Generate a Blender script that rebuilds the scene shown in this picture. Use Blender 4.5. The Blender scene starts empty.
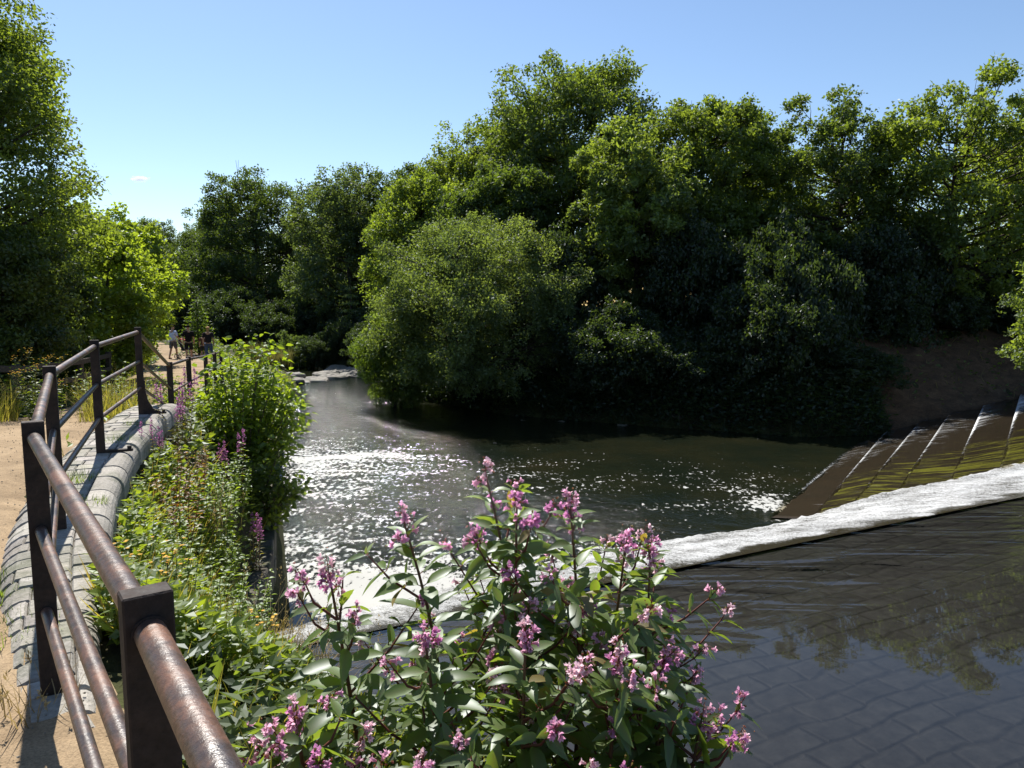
import bpy, math, random
import numpy as np
from mathutils import Vector

sc = bpy.context.scene
COL = sc.collection
PI = math.pi

# ------------------------------------------------------------------ mesh helpers
class MB:
    def __init__(s, up=False):
        s.v = []; s.q = []; s.t = []; s.c = []; s.u = []; s.n = 0; s.up = up
    def add(s, v, quads=None, tris=None, col=(1, 1, 1), uvw=None):
        v = np.asarray(v, dtype=np.float32).reshape(-1, 3)
        k = len(v)
        if k == 0: return
        c = np.asarray(col, dtype=np.float32)
        if c.ndim == 1: c = np.tile(c[:3], (k, 1))
        s.v.append(v); s.c.append(c)
        s.u.append(v if uvw is None else np.asarray(uvw, dtype=np.float32).reshape(-1, 3))
        if quads is not None and len(quads): s.q.append(np.asarray(quads, dtype=np.int32).reshape(-1, 4) + s.n)
        if tris is not None and len(tris): s.t.append(np.asarray(tris, dtype=np.int32).reshape(-1, 3) + s.n)
        s.n += k
    def mesh(s, name, mat=None, smooth=False, origin=None, extra=None):
        me = bpy.data.meshes.new(name)
        if s.n == 0: return me
        v = np.concatenate(s.v)
        if origin is not None: v = v - np.asarray(origin, dtype=np.float32)
        q = np.concatenate(s.q) if s.q else np.zeros((0, 4), np.int32)
        t = np.concatenate(s.t) if s.t else np.zeros((0, 3), np.int32)
        if s.up:
            fl = np.cross(v[q[:, 1]] - v[q[:, 0]], v[q[:, 2]] - v[q[:, 0]])[:, 2].sum()
            if fl < 0: q = q[:, ::-1]
        loops = np.concatenate([q.ravel(), t.ravel()])
        ls = np.concatenate([np.arange(len(q)) * 4, len(q) * 4 + np.arange(len(t)) * 3]).astype(np.int32)
        me.vertices.add(len(v)); me.vertices.foreach_set('co', v.ravel())
        me.loops.add(len(loops)); me.loops.foreach_set('vertex_index', loops.astype(np.int32))
        me.polygons.add(len(ls)); me.polygons.foreach_set('loop_start', ls)
        me.polygons.foreach_set('use_smooth', np.full(len(ls), bool(smooth)))
        me.update(calc_edges=True)
        c = np.concatenate(s.c)
        a = me.color_attributes.new('Col', 'FLOAT_COLOR', 'POINT')
        a.data.foreach_set('color', np.concatenate([c, np.ones((len(c), 1), np.float32)], axis=1).ravel())
        u = np.concatenate(s.u)
        a = me.attributes.new('uvw', 'FLOAT_VECTOR', 'POINT'); a.data.foreach_set('vector', u.astype(np.float32).ravel())
        if extra:
            for kname, arr in extra.items():
                a = me.attributes.new(kname, 'FLOAT', 'POINT'); a.data.foreach_set('value', np.asarray(arr, dtype=np.float32).ravel())
        if mat: me.materials.append(mat)
        return me
    def obj(s, name, mat=None, parent=None, smooth=False, loc=None, extra=None):
        o = bpy.data.objects.new(name, s.mesh(name, mat, smooth, None, extra)); COL.objects.link(o)
        if parent: o.parent = parent
        if loc is not None: o.location = loc
        return o

def nrm(a):
    return a / (np.linalg.norm(a, axis=-1, keepdims=True) + 1e-9)

def grid_quads(nu, nv):
    i = np.arange(nu - 1)[:, None] * nv + np.arange(nv - 1)[None, :]
    return np.stack([i, i + nv, i + nv + 1, i + 1], -1).reshape(-1, 4)

def tube(mb, pts, rad, n=6, col=(1, 1, 1), cap=True):
    p = np.asarray(pts, dtype=float); m = len(p)
    r = np.broadcast_to(np.asarray(rad, dtype=float), (m,))
    t = nrm(np.gradient(p, axis=0))
    ref = np.array([0, 0, 1.0]) if abs(t[0, 2]) < .9 else np.array([1.0, 0, 0])
    a = nrm(np.cross(t, ref)); b = np.cross(t, a)
    th = np.arange(n) / n * 2 * PI
    ring = p[:, None, :] + r[:, None, None] * (np.cos(th)[None, :, None] * a[:, None, :] + np.sin(th)[None, :, None] * b[:, None, :])
    q = []
    for i in range(m - 1):
        for k in range(n):
            q.append((i * n + k, i * n + (k + 1) % n, (i + 1) * n + (k + 1) % n, (i + 1) * n + k))
    tr = []
    v = ring.reshape(-1, 3)
    if cap:
        v = np.concatenate([v, p[:1], p[-1:]])
        for k in range(n):
            tr.append((m * n, (k + 1) % n, k)); tr.append((m * n + 1, (m - 1) * n + k, (m - 1) * n + (k + 1) % n))
    c = np.asarray(col, float)
    if c.ndim == 2:
        c = np.repeat(c, n, axis=0)
        if cap: c = np.concatenate([c, c[:1], c[-1:]])
    mb.add(v, q, tr, c)

def box(mb, c, x, y, z, bev=0.006, col=(1, 1, 1)):
    """box centred at c with half-extent vectors x, y, z and chamfered edges"""
    c, x, y, z = [np.asarray(k, float) for k in (c, x, y, z)]
    lx, ly, lz = [np.linalg.norm(k) for k in (x, y, z)]
    e = min(bev, .45 * min(lx, ly, lz))
    sx, sy, sz = 1 - e / lx, 1 - e / ly, 1 - e / lz
    V = []; idx = {}
    for i in (-1, 1):
        for j in (-1, 1):
            for k in (-1, 1):
                for ax in range(3):
                    f = [(1, sy, sz), (sx, 1, sz), (sx, sy, 1)][ax]
                    idx[(i, j, k, ax)] = len(V)
                    V.append(c + i * f[0] * x + j * f[1] * y + k * f[2] * z)
    Q = []; T = []
    s = (-1, 1)
    for i in s:
        Q.append([idx[(i, a, b, 0)] for a, b in ((-1, -1), (1, -1), (1, 1), (-1, 1))])
        Q.append([idx[(a, i, b, 1)] for a, b in ((-1, -1), (1, -1), (1, 1), (-1, 1))])
        Q.append([idx[(a, b, i, 2)] for a, b in ((-1, -1), (1, -1), (1, 1), (-1, 1))])
        for j in s:
            Q.append([idx[(i, j, -1, 0)], idx[(i, j, 1, 0)], idx[(i, j, 1, 1)], idx[(i, j, -1, 1)]])
            Q.append([idx[(i, -1, j, 0)], idx[(i, 1, j, 0)], idx[(i, 1, j, 2)], idx[(i, -1, j, 2)]])
            Q.append([idx[(-1, i, j, 1)], idx[(1, i, j, 1)], idx[(1, i, j, 2)], idx[(-1, i, j, 2)]])
            for k in s:
                T.append([idx[(i, j, k, a)] for a in range(3)])
    mb.add(V, Q, T, col)

def tag(o, label, cat, group=None):
    o['label'] = label; o['category'] = cat
    if group: o['group'] = group
    return o
def struct(o): o['kind'] = 'structure'; return o
def stuff(o, label, cat):
    o['kind'] = 'stuff'; o['label'] = label; o['category'] = cat; return o
def thing(name, label, cat, loc=(0, 0, 0), rotz=0.0, group=None, scale=1.0):
    o = bpy.data.objects.new(name, None); COL.objects.link(o)
    o.location = loc; o.rotation_euler = (0, 0, rotz)
    o.scale = (scale,) * 3 if not hasattr(scale, '__len__') else scale
    o.empty_display_size = .2
    return tag(o, label, cat, group)
def dup(root, label, loc, rotz=0.0, scale=1.0, group=None):
    r = root.copy(); COL.objects.link(r)
    r.location = loc; r.rotation_euler = (0, 0, rotz)
    r.scale = (scale,) * 3 if not hasattr(scale, '__len__') else scale
    r['label'] = label
    if group: r['group'] = group
    for ch in list(root.children):
        c = ch.copy(); COL.objects.link(c); c.parent = r
        for g in list(ch.children):
            d = g.copy(); COL.objects.link(d); d.parent = c
    return r

# ------------------------------------------------------------------ materials
def newmat(name):
    m = bpy.data.materials.new(name); m.use_nodes = True
    nt = m.node_tree; nt.nodes.clear()
    out = nt.nodes.new('ShaderNodeOutputMaterial')
    return m, nt, out
def N(nt, t, **kw):
    n = nt.nodes.new(t)
    for k, v in kw.items():
        if k in n.inputs: n.inputs[k].default_value = v
        else: setattr(n, k, v)
    return n
def attr(nt, name):
    return N(nt, 'ShaderNodeAttribute', attribute_name=name)
def noise(nt, vec, scale, detail=4, rough=.6, dist=0.0):
    n = N(nt, 'ShaderNodeTexNoise'); n.inputs['Scale'].default_value = scale
    n.inputs['Detail'].default_value = detail; n.inputs['Roughness'].default_value = rough; n.inputs['Distortion'].default_value = dist
    if vec is not None: nt.links.new(vec, n.inputs['Vector'])
    return n.outputs['Fac']
def ramp(nt, fac, stops):
    r = N(nt, 'ShaderNodeValToRGB'); e = r.color_ramp.elements
    while len(e) < len(stops): e.new(.5)
    for i, (p, c) in enumerate(stops):
        e[i].position = p; e[i].color = (*c, 1) if hasattr(c, '__len__') else (c, c, c, 1)
    nt.links.new(fac, r.inputs['Fac']); return r.outputs['Color']
def mixc(nt, fac, a, b, mode='MIX'):
    m = N(nt, 'ShaderNodeMixRGB'); m.blend_type = mode
    for sck, val in ((m.inputs['Fac'], fac), (m.inputs['Color1'], a), (m.inputs['Color2'], b)):
        if hasattr(val, 'is_linked'): nt.links.new(val, sck)
        elif hasattr(val, '__len__'): sck.default_value = (*val, 1) if len(val) == 3 else val
        else: sck.default_value = val
    return m.outputs['Color']
def math_(nt, op, a, b=0.0, clamp=False):
    m = N(nt, 'ShaderNodeMath'); m.operation = op; m.use_clamp = clamp
    for sck, val in ((m.inputs[0], a), (m.inputs[1], b)):
        if hasattr(val, 'is_linked'): nt.links.new(val, sck)
        else: sck.default_value = val
    return m.outputs[0]
def bump(nt, h, strength, dist):
    b = N(nt, 'ShaderNodeBump'); b.inputs['Distance'].default_value = dist
    if hasattr(strength, 'is_linked'): nt.links.new(strength, b.inputs['Strength'])
    else: b.inputs['Strength'].default_value = strength
    nt.links.new(h, b.inputs['Height']); return b.outputs['Normal']
def vmul(nt, vec, s):
    m = N(nt, 'ShaderNodeVectorMath'); m.operation = 'MULTIPLY'; nt.links.new(vec, m.inputs[0]); m.inputs[1].default_value = s
    return m.outputs[0]
def coord(nt):
    return N(nt, 'ShaderNodeTexCoord').outputs['Object']
def principled(nt, out, col, rough=.7, nor=None, spec=.5, metal=0.0):
    p = N(nt, 'ShaderNodeBsdfPrincipled')
    for k, val in (('Base Color', col), ('Roughness', rough), ('Metallic', metal)):
        if hasattr(val, 'is_linked'): nt.links.new(val, p.inputs[k])
        elif hasattr(val, '__len__'): p.inputs[k].default_value = (*val, 1)
        else: p.inputs[k].default_value = val
    p.inputs['Specular IOR Level'].default_value = spec
    if nor is not None: nt.links.new(nor, p.inputs['Normal'])
    if out is not None: nt.links.new(p.outputs[0], out.inputs[0])
    return p.outputs[0]

def leaf_material(name, transl=.52, gloss=.028, grough=.45, tmul=(2.3, 2.15, .75)):
    m, nt, out = newmat(name)
    c = attr(nt, 'Col').outputs['Color']
    d = N(nt, 'ShaderNodeBsdfDiffuse'); nt.links.new(c, d.inputs['Color'])
    t = N(nt, 'ShaderNodeBsdfTranslucent'); nt.links.new(mixc(nt, 1.0, c, tmul, 'MULTIPLY'), t.inputs['Color'])
    g = N(nt, 'ShaderNodeBsdfGlossy'); g.inputs['Roughness'].default_value = grough; g.inputs['Color'].default_value = (.9, .95, 1, 1)
    a = N(nt, 'ShaderNodeMixShader'); a.inputs[0].default_value = transl
    nt.links.new(d.outputs[0], a.inputs[1]); nt.links.new(t.outputs[0], a.inputs[2])
    b = N(nt, 'ShaderNodeMixShader'); b.inputs[0].default_value = gloss
    nt.links.new(a.outputs[0], b.inputs[1]); nt.links.new(g.outputs[0], b.inputs[2])
    nt.links.new(b.outputs[0], out.inputs[0]); return m
LEAF = leaf_material('leaf')
LEAFG = leaf_material('glossy_leaf', .48, .042, .46)
PETAL = leaf_material('petal', .5, .02, .5, (1.25, 1.05, 1.2))
STRAW = leaf_material('dry_grass', .35, .03, .5, (1.2, 1.15, .8))

def col_mat(name, rough=.7, spec=.3, bscale=0, bstr=.3):
    m, nt, out = newmat(name)
    c = attr(nt, 'Col').outputs['Color']; co = coord(nt)
    n = noise(nt, co, 14, 4)
    c2 = mixc(nt, 1.0, c, ramp(nt, n, [(.3, .65), (.7, 1.25)]), 'MULTIPLY')
    nor = bump(nt, noise(nt, co, bscale, 5), bstr, .02) if bscale else None
    principled(nt, out, c2, rough, nor, spec); return m
STEM = col_mat('stem', .55, .4)
CLOTH = col_mat('cloth', .85, .1, 60, .15)
SKIN = col_mat('skin', .55, .4)
PAINT = col_mat('dark_paint', .4, .4)

def bark_mat():
    m, nt, out = newmat('bark'); co = coord(nt)
    n = noise(nt, vmul(nt, co, (1, 1, .25)), 9, 6, .7)
    c = ramp(nt, n, [(.3, (.022, .017, .012)), (.55, (.06, .048, .035)), (.75, (.11, .095, .075))])
    principled(nt, out, c, .9, bump(nt, n, .8, .05), .2); return m
BARK = bark_mat()

def ground_mat():
    m, nt, out = newmat('ground'); co = coord(nt)
    n = noise(nt, co, .8, 6, .65); n2 = noise(nt, co, 18, 4)
    c = ramp(nt, n, [(.35, (.035, .028, .016)), (.5, (.04, .042, .016)), (.65, (.055, .06, .02))])
    c = mixc(nt, 1.0, c, ramp(nt, n2, [(.3, .6), (.7, 1.3)]), 'MULTIPLY')
    principled(nt, out, c, .95, bump(nt, n2, .6, .05), .1); return m
def path_mat():
    m, nt, out = newmat('sandy_path'); co = coord(nt)
    n = noise(nt, co, 1.3, 5, .6); n2 = noise(nt, co, 90, 3, .7); n3 = noise(nt, co, 9, 5, .65)
    c = ramp(nt, n, [(.3, (.19, .135, .08)), (.5, (.27, .195, .118)), (.7, (.34, .25, .155))])
    c = mixc(nt, 1.0, c, ramp(nt, n2, [(.3, .62), (.5, 1.0), (.72, 1.25)]), 'MULTIPLY')
    c = mixc(nt, 1.0, c, ramp(nt, n3, [(.3, .8), (.65, 1.08)]), 'MULTIPLY')
    h = math_(nt, 'ADD', math_(nt, 'MULTIPLY', n2, .35), n3)
    principled(nt, out, c, .95, bump(nt, h, .6, .025), .15); return m
def flare_bank_mat():
    m, nt, out = newmat('flare_brown_earth'); co = coord(nt)
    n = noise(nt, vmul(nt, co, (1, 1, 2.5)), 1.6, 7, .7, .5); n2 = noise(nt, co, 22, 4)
    c = ramp(nt, n, [(.3, (.045, .026, .014)), (.55, (.10, .058, .03)), (.75, (.17, .105, .055))])  # brown glow of lens flare put into the bank colour
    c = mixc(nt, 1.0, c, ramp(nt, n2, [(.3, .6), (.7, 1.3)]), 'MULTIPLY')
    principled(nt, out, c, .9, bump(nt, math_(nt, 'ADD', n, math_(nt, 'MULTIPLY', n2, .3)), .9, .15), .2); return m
def field_mat():
    m, nt, out = newmat('dry_field'); co = coord(nt)
    n = noise(nt, vmul(nt, co, (1, .35, 1)), .5, 6, .7)
    c = ramp(nt, n, [(.3, (.22, .15, .05)), (.55, (.36, .26, .09)), (.75, (.42, .32, .13))])
    principled(nt, out, c, .95, None, .1); return m
def stone_mat(name, a, b, sc_=1.0, moss=0.0, rough=.85):
    m, nt, out = newmat(name); co = coord(nt)
    n = noise(nt, co, 3 * sc_, 6, .65); n2 = noise(nt, co, 45 * sc_, 4, .7)
    col = ramp(nt, n, [(.3, a), (.7, b)])
    col = mixc(nt, 1.0, col, ramp(nt, n2, [(.3, .68), (.7, 1.22)]), 'MULTIPLY')
    col = mixc(nt, 1.0, col, attr(nt, 'Col').outputs['Color'], 'MULTIPLY')
    if moss:
        k = ramp(nt, noise(nt, co, 2.2, 5, .7), [(.5, 0.0), (.62, moss)])
        col = mixc(nt, k, col, (.045, .06, .015))
    principled(nt, out, col, rough, bump(nt, math_(nt, 'ADD', n2, n), .5, .02), .3); return m
def rust_mat(name, dark):
    m, nt, out = newmat(name); co = coord(nt)
    n = noise(nt, co, 7, 6, .7, .6); n2 = noise(nt, co, 55, 5, .7); n3 = noise(nt, co, 2.5, 4, .6)
    if dark:
        c = ramp(nt, n, [(.35, (.024, .018, .016)), (.6, (.045, .031, .025)), (.75, (.085, .05, .034))])
        r = ramp(nt, n2, [(.3, .6), (.7, .85)])
    else:
        c = ramp(nt, n, [(.32, (.05, .038, .034)), (.47, (.085, .052, .038)), (.6, (.15, .07, .04)), (.75, (.21, .1, .058))])
        c = mixc(nt, ramp(nt, n3, [(.5, 0.0), (.66, .75)]), c, (.045, .036, .034))
        r = ramp(nt, n, [(.35, .3), (.7, .52)])
    c = mixc(nt, 1.0, c, ramp(nt, n2, [(.3, .55), (.55, 1.0), (.75, 1.35)]), 'MULTIPLY')
    principled(nt, out, c, r, bump(nt, math_(nt, 'ADD', n2, n), .35, .006), .2 if dark else .5); return m
def wood_mat():
    m, nt, out = newmat('weathered_wood'); co = coord(nt)
    n = noise(nt, vmul(nt, co, (2, 2, 12)), 5, 5, .7)
    c = ramp(nt, n, [(.3, (.035, .028, .022)), (.7, (.095, .078, .06))])
    principled(nt, out, c, .85, bump(nt, n, .4, .01), .2); return m

def water_pool_mat():
    m, nt, out = newmat('river_water'); co = coord(nt)
    rip = attr(nt, 'ripple').outputs['Fac']; fo = attr(nt, 'foam').outputs['Fac']
    w1 = noise(nt, co, 2.2, 3, .55, .3); w2 = noise(nt, co, 11, 3, .62, .2); w0 = noise(nt, co, .6, 2, .5)
    h = math_(nt, 'ADD', math_(nt, 'ADD', math_(nt, 'MULTIPLY', w1, .9), math_(nt, 'MULTIPLY', w2, .42)), math_(nt, 'MULTIPLY', w0, .8))
    nor = bump(nt, h, rip, .16)
    bn = noise(nt, co, .35, 4, .6)
    c = ramp(nt, bn, [(.35, (.007, .010, .006)), (.6, (.013, .014, .007)), (.75, (.022, .018, .009))])
    base = principled(nt, None, c, .07, nor, .5)
    # foam flecks on the surface, thickened as white glare along the left bank
    f1 = noise(nt, vmul(nt, co, (1, .6, 1)), 8.5, 4, .6, .4); f2 = noise(nt, vmul(nt, co, (.55, 1, 1)), .8, 4, .6, 1.2)
    f = math_(nt, 'ADD', math_(nt, 'MULTIPLY', f1, .62), math_(nt, 'MULTIPLY', f2, .38))
    k = math_(nt, 'ADD', f, math_(nt, 'MULTIPLY', fo, .5))
    k = ramp(nt, k, [(.665, 0.0), (.715, .92)])
    fm = N(nt, 'ShaderNodeBsdfDiffuse'); fm.inputs['Color'].default_value = (.42, .42, .40, 1)
    mx = N(nt, 'ShaderNodeMixShader'); nt.links.new(k, mx.inputs[0]); nt.links.new(base, mx.inputs[1]); nt.links.new(fm.outputs[0], mx.inputs[2])
    nt.links.new(mx.outputs[0], out.inputs[0]); return m
def clear_water_mat():
    m, nt, out = newmat('clear_water'); uv = attr(nt, 'uvw').outputs['Vector']
    rip = attr(nt, 'ripple').outputs['Fac']
    rt = N(nt, 'ShaderNodeMapping'); rt.vector_type = 'TEXTURE'; rt.inputs['Rotation'].default_value = (0, 0, math.radians(31)); rt.inputs['Scale'].default_value = (2.6, .62, 1); nt.links.new(uv, rt.inputs['Vector'])
    w1 = noise(nt, rt.outputs[0], 1.1, 2, .5, .8); w2 = noise(nt, vmul(nt, uv, (.5, 1, 1)), 6, 3, .55, .2)
    h = math_(nt, 'ADD', w1, math_(nt, 'MULTIPLY', w2, .12))
    nor = bump(nt, h, rip, .3)
    fr = N(nt, 'ShaderNodeFresnel', IOR=1.42); nt.links.new(nor, fr.inputs['Normal'])
    tr = N(nt, 'ShaderNodeBsdfTransparent'); tr.inputs['Color'].default_value = (.70, .69, .66, 1)
    gl = N(nt, 'ShaderNodeBsdfGlossy'); gl.inputs['Roughness'].default_value = .02; nt.links.new(nor, gl.inputs['Normal'])
    mx = N(nt, 'ShaderNodeMixShader'); nt.links.new(fr.outputs[0], mx.inputs[0]); nt.links.new(tr.outputs[0], mx.inputs[1]); nt.links.new(gl.outputs[0], mx.inputs[2])
    # few specks of foam
    f1 = noise(nt, uv, 3.1, 2, .5)
    k = ramp(nt, f1, [(.80, 0.0), (.82, .9)])
    fm = N(nt, 'ShaderNodeBsdfDiffuse'); fm.inputs['Color'].default_value = (.75, .75, .72, 1)
    m2 = N(nt, 'ShaderNodeMixShader'); nt.links.new(k, m2.inputs[0]); nt.links.new(mx.outputs[0], m2.inputs[1]); nt.links.new(fm.outputs[0], m2.inputs[2])
    nt.links.new(m2.outputs[0], out.inputs[0]); return m
def apron_mat():
    m, nt, out = newmat('wet_setts'); uv = attr(nt, 'uvw').outputs['Vector']
    dn = noise(nt, uv, .55, 3, .5)
    va = N(nt, 'ShaderNodeVectorMath'); va.operation = 'ADD'; nt.links.new(uv, va.inputs[0])
    cmb = N(nt, 'ShaderNodeCombineXYZ'); nt.links.new(math_(nt, 'MULTIPLY', dn, .8), cmb.inputs[0]); nt.links.new(math_(nt, 'MULTIPLY', noise(nt, vmul(nt, uv, (1, 1.3, 1)), 1.0, 3, .55), .38), cmb.inputs[1])
    nt.links.new(cmb.outputs[0], va.inputs[1])
    b = N(nt, 'ShaderNodeTexBrick'); nt.links.new(va.outputs[0], b.inputs['Vector'])
    b.inputs['Scale'].default_value = 1.0; b.inputs['Brick Width'].default_value = .58; b.inputs['Row Height'].default_value = .29
    b.inputs['Mortar Size'].default_value = .045; b.inputs['Mortar Smooth'].default_value = 1.0; b.inputs['Bias'].default_value = 0
    b.inputs['Color1'].default_value = (.020, .0215, .024, 1); b.inputs['Color2'].default_value = (.044, .046, .049, 1); b.inputs['Mortar'].default_value = (.009, .009, .009, 1)
    n2 = noise(nt, uv, 6, 5, .7)
    c = mixc(nt, ramp(nt, noise(nt, uv, 1.1, 3, .6), [(.35, .35), (.65, .9)]), b.outputs['Color'], (.032, .032, .032))
    c = mixc(nt, 1.0, c, ramp(nt, n2, [(.3, .6), (.7, 1.35)]), 'MULTIPLY')
    h = math_(nt, 'SUBTRACT', math_(nt, 'MULTIPLY', n2, .4), b.outputs['Fac'])
    principled(nt, out, c, .7, bump(nt, h, .3, .03), .2); return m
def white_water_mat():
    m, nt, out = newmat('white_water'); uv = attr(nt, 'uvw').outputs['Vector']; fo = attr(nt, 'foam').outputs['Fac']
    s1 = noise(nt, vmul(nt, uv, (5, .8, 1)), 1.6, 6, .75, 1.0); s2 = noise(nt, vmul(nt, uv, (1.6, 1, 1)), 14, 4, .7); s3 = noise(nt, uv, .55, 3, .6)
    f = math_(nt, 'ADD', math_(nt, 'MULTIPLY', s1, .5), math_(nt, 'MULTIPLY', s2, .5))
    k = math_(nt, 'ADD', math_(nt, 'ADD', f, math_(nt, 'MULTIPLY', fo, .3)), math_(nt, 'MULTIPLY', s3, .2))
    s4 = noise(nt, uv, 48, 2, .8)
    k = math_(nt, 'ADD', k, math_(nt, 'MULTIPLY', math_(nt, 'SUBTRACT', s4, .5), .6))
    nor = bump(nt, math_(nt, 'ADD', f, math_(nt, 'MULTIPLY', s4, .5)), .8, .014)
    base = principled(nt, None, (.03, .025, .014), .08, nor, .5)
    k = ramp(nt, k, [(.72, 0.0), (.98, .97)])
    fm = N(nt, 'ShaderNodeBsdfDiffuse'); fm.inputs['Color'].default_value = (.47, .48, .485, 1); nt.links.new(nor, fm.inputs['Normal'])
    mx = N(nt, 'ShaderNodeMixShader'); nt.links.new(k, mx.inputs[0]); nt.links.new(base, mx.inputs[1]); nt.links.new(fm.outputs[0], mx.inputs[2])
    nt.links.new(mx.outputs[0], out.inputs[0]); return m
def veil_mat():
    m, nt, out = newmat('water_veil'); uv = attr(nt, 'uvw').outputs['Vector']; fo = attr(nt, 'foam').outputs['Fac']
    s1 = noise(nt, vmul(nt, uv, (5, .8, 1)), 2.2, 5, .7, .4)
    k = math_(nt, 'ADD', s1, math_(nt, 'MULTIPLY', fo, .5))
    k = ramp(nt, k, [(.62, 0.0), (.92, .9)])
    fr = N(nt, 'ShaderNodeFresnel', IOR=1.33)
    tr = N(nt, 'ShaderNodeBsdfTransparent'); tr.inputs['Color'].default_value = (.84, .8, .7, 1)
    gl = N(nt, 'ShaderNodeBsdfGlossy'); gl.inputs['Roughness'].default_value = .08
    mx = N(nt, 'ShaderNodeMixShader'); nt.links.new(fr.outputs[0], mx.inputs[0]); nt.links.new(tr.outputs[0], mx.inputs[1]); nt.links.new(gl.outputs[0], mx.inputs[2])
    fm = N(nt, 'ShaderNodeBsdfDiffuse'); fm.inputs['Color'].default_value = (.74, .76, .78, 1)
    m2 = N(nt, 'ShaderNodeMixShader'); nt.links.new(k, m2.inputs[0]); nt.links.new(mx.outputs[0], m2.inputs[1]); nt.links.new(fm.outputs[0], m2.inputs[2])
    nt.links.new(m2.outputs[0], out.inputs[0]); return m
def moss_step_mat():
    m, nt, out = newmat('mossy_step'); uv = attr(nt, 'uvw').outputs['Vector']; co = coord(nt); moss_sun = attr(nt, 'moss').outputs['Fac']
    n = noise(nt, vmul(nt, uv, (3.2, .7, 1)), 1.5, 6, .7, .8); n2 = noise(nt, co, 30, 4, .7)
    base = ramp(nt, n, [(.3, (.007, .005, .003)), (.7, (.026, .016, .008))])
    k = math_(nt, 'ADD', n, math_(nt, 'MULTIPLY', moss_sun, .205))
    green = ramp(nt, n2, [(.3, (.11, .135, .012)), (.7, (.25, .27, .03))])
    c = mixc(nt, ramp(nt, k, [(.69, 0.0), (.79, .92)]), base, green)
    principled(nt, out, c, .62, bump(nt, math_(nt, 'ADD', n, math_(nt, 'MULTIPLY', n2, .4)), .8, .05), .2); return m

M_FLARE_BANK = flare_bank_mat()
M_GROUND, M_PATH, M_FIELD = ground_mat(), path_mat(), field_mat()
M_SETT = stone_mat('sett_stone', (.24, .225, .20), (.40, .38, .345), 1.0, .45)
M_WALL = stone_mat('wall_stone', (.06, .05, .04), (.16, .14, .11), 1.0, .7)
M_ROCK = stone_mat('rock', (.15, .135, .12), (.28, .265, .24), .5, .3)
M_POST, M_RAIL, M_WOOD = rust_mat('blackened_iron', True), rust_mat('rusty_pipe', False), wood_mat()
M_POOL, M_CLEAR, M_APRON, M_WHITE, M_VEIL, M_STEP = water_pool_mat(), clear_water_mat(), apron_mat(), white_water_mat(), veil_mat(), moss_step_mat()

# ------------------------------------------------------------------ terrain
#        x, y, bank width, plateau height, height of the bank foot
LB = np.array([(26, -22, 3.2, 3.4, 2.2), (12, -6, 3.2, 3.4, 2.0), (7, 0, 3.2, 3.4, 1.8), (3, 2.5, 3.0, 3.4, 1.7), (.8, 4.2, 2.8, 3.4, 1.6), (-1.5, 5.4, 1.7, 3.38, 1.45),
               (-3.05, 7.3, .8, 3.4, 1.2), (-3.9, 11.3, 1.1, 3.2, 1.0), (-5.4, 16, 1.3, 2.8, .9), (-6.75, 20.5, 1.5, 2.6, .6), (-9.3, 30, 2.2, 2.35, .25),
               (-13.2, 46, 4, 1.7, .05), (-21, 66, 5, 1.6, .05), (-42, 112, 6, 2.0, .05), (-120, 260, 6, 3, .05)], float)
RB = np.array([(140, 60, 6, 4.5, .1), (60, 44, 6, 4.5, .1), (30, 34, 6, 4.2, .1), (22, 31, 6, 4.2, .1), (17, 28.6, 6, 4.2, .1), (11, 27.2, 6, 4.2, .05), (6, 29.3, 6, 4.0, .05),
               (0, 32.5, 6, 3.8, .05), (-5, 38, 6, 3.5, .05), (-8.2, 47, 6, 3.2, .05), (-14, 60, 6, 3.0, .05), (-32, 112, 6, 3.0, .05), (-108, 262, 6, 4, .05)], float)
def poly_sd(P, x, y):
    best = np.full(x.shape, 1e18); sd = np.zeros(x.shape); at = np.zeros(x.shape + (3,))
    for a, b in zip(P[:-1], P[1:]):
        d = b[:2] - a[:2]; L2 = d @ d
        t = np.clip(((x - a[0]) * d[0] + (y - a[1]) * d[1]) / L2, 0, 1)
        px, py = a[0] + t * d[0], a[1] + t * d[1]
        dist = np.hypot(x - px, y - py)
        s = np.sign(d[0] * (y - a[1]) - d[1] * (x - a[0]))
        k = dist < best
        best = np.where(k, dist, best); sd = np.where(k, dist * s, sd)
        for j in range(3): at[..., j] = np.where(k, a[2 + j] + t * (b[2 + j] - a[2 + j]), at[..., j])
    return sd, at
def wob(x, y):
    return .05 * np.sin(1.7 * x + .6 * y) * np.cos(1.1 * y - .4 * x) + .03 * np.sin(4.1 * x - 1.3) * np.sin(3.7 * y + .8)
def ground_z(x, y):
    x = np.asarray(x, float); y = np.asarray(y, float)
    sl, al = poly_sd(LB, x, y); sr, ar = poly_sd(RB, x, y); sr = -sr
    tl = np.clip(sl / al[..., 0], 0, 1) ** .7
    zl = al[..., 2] + (al[..., 1] - al[..., 2]) * tl + np.clip(sl - 9, 0, 400) * .05 + wob(x, y) * np.clip(sl / 2 - .8, 0, 1) * .6
    tr_ = np.clip(sr / ar[..., 0], 0, 1) ** .8
    zr = ar[..., 2] + (ar[..., 1] - ar[..., 2]) * tr_ + np.clip(sr - 6, 0, 75) * .108 + wob(x, y) * 2 * np.clip(sr / 4, 0, 1)
    zbed = np.maximum(-.9, np.maximum(al[..., 2] + sl * 2.5, ar[..., 2] + sr * .6))
    return np.where(sl > 0, zl, np.where(sr > 0, zr, zbed))
def gz(x, y): return float(ground_z(np.array([x]), np.array([y]))[0])

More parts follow.
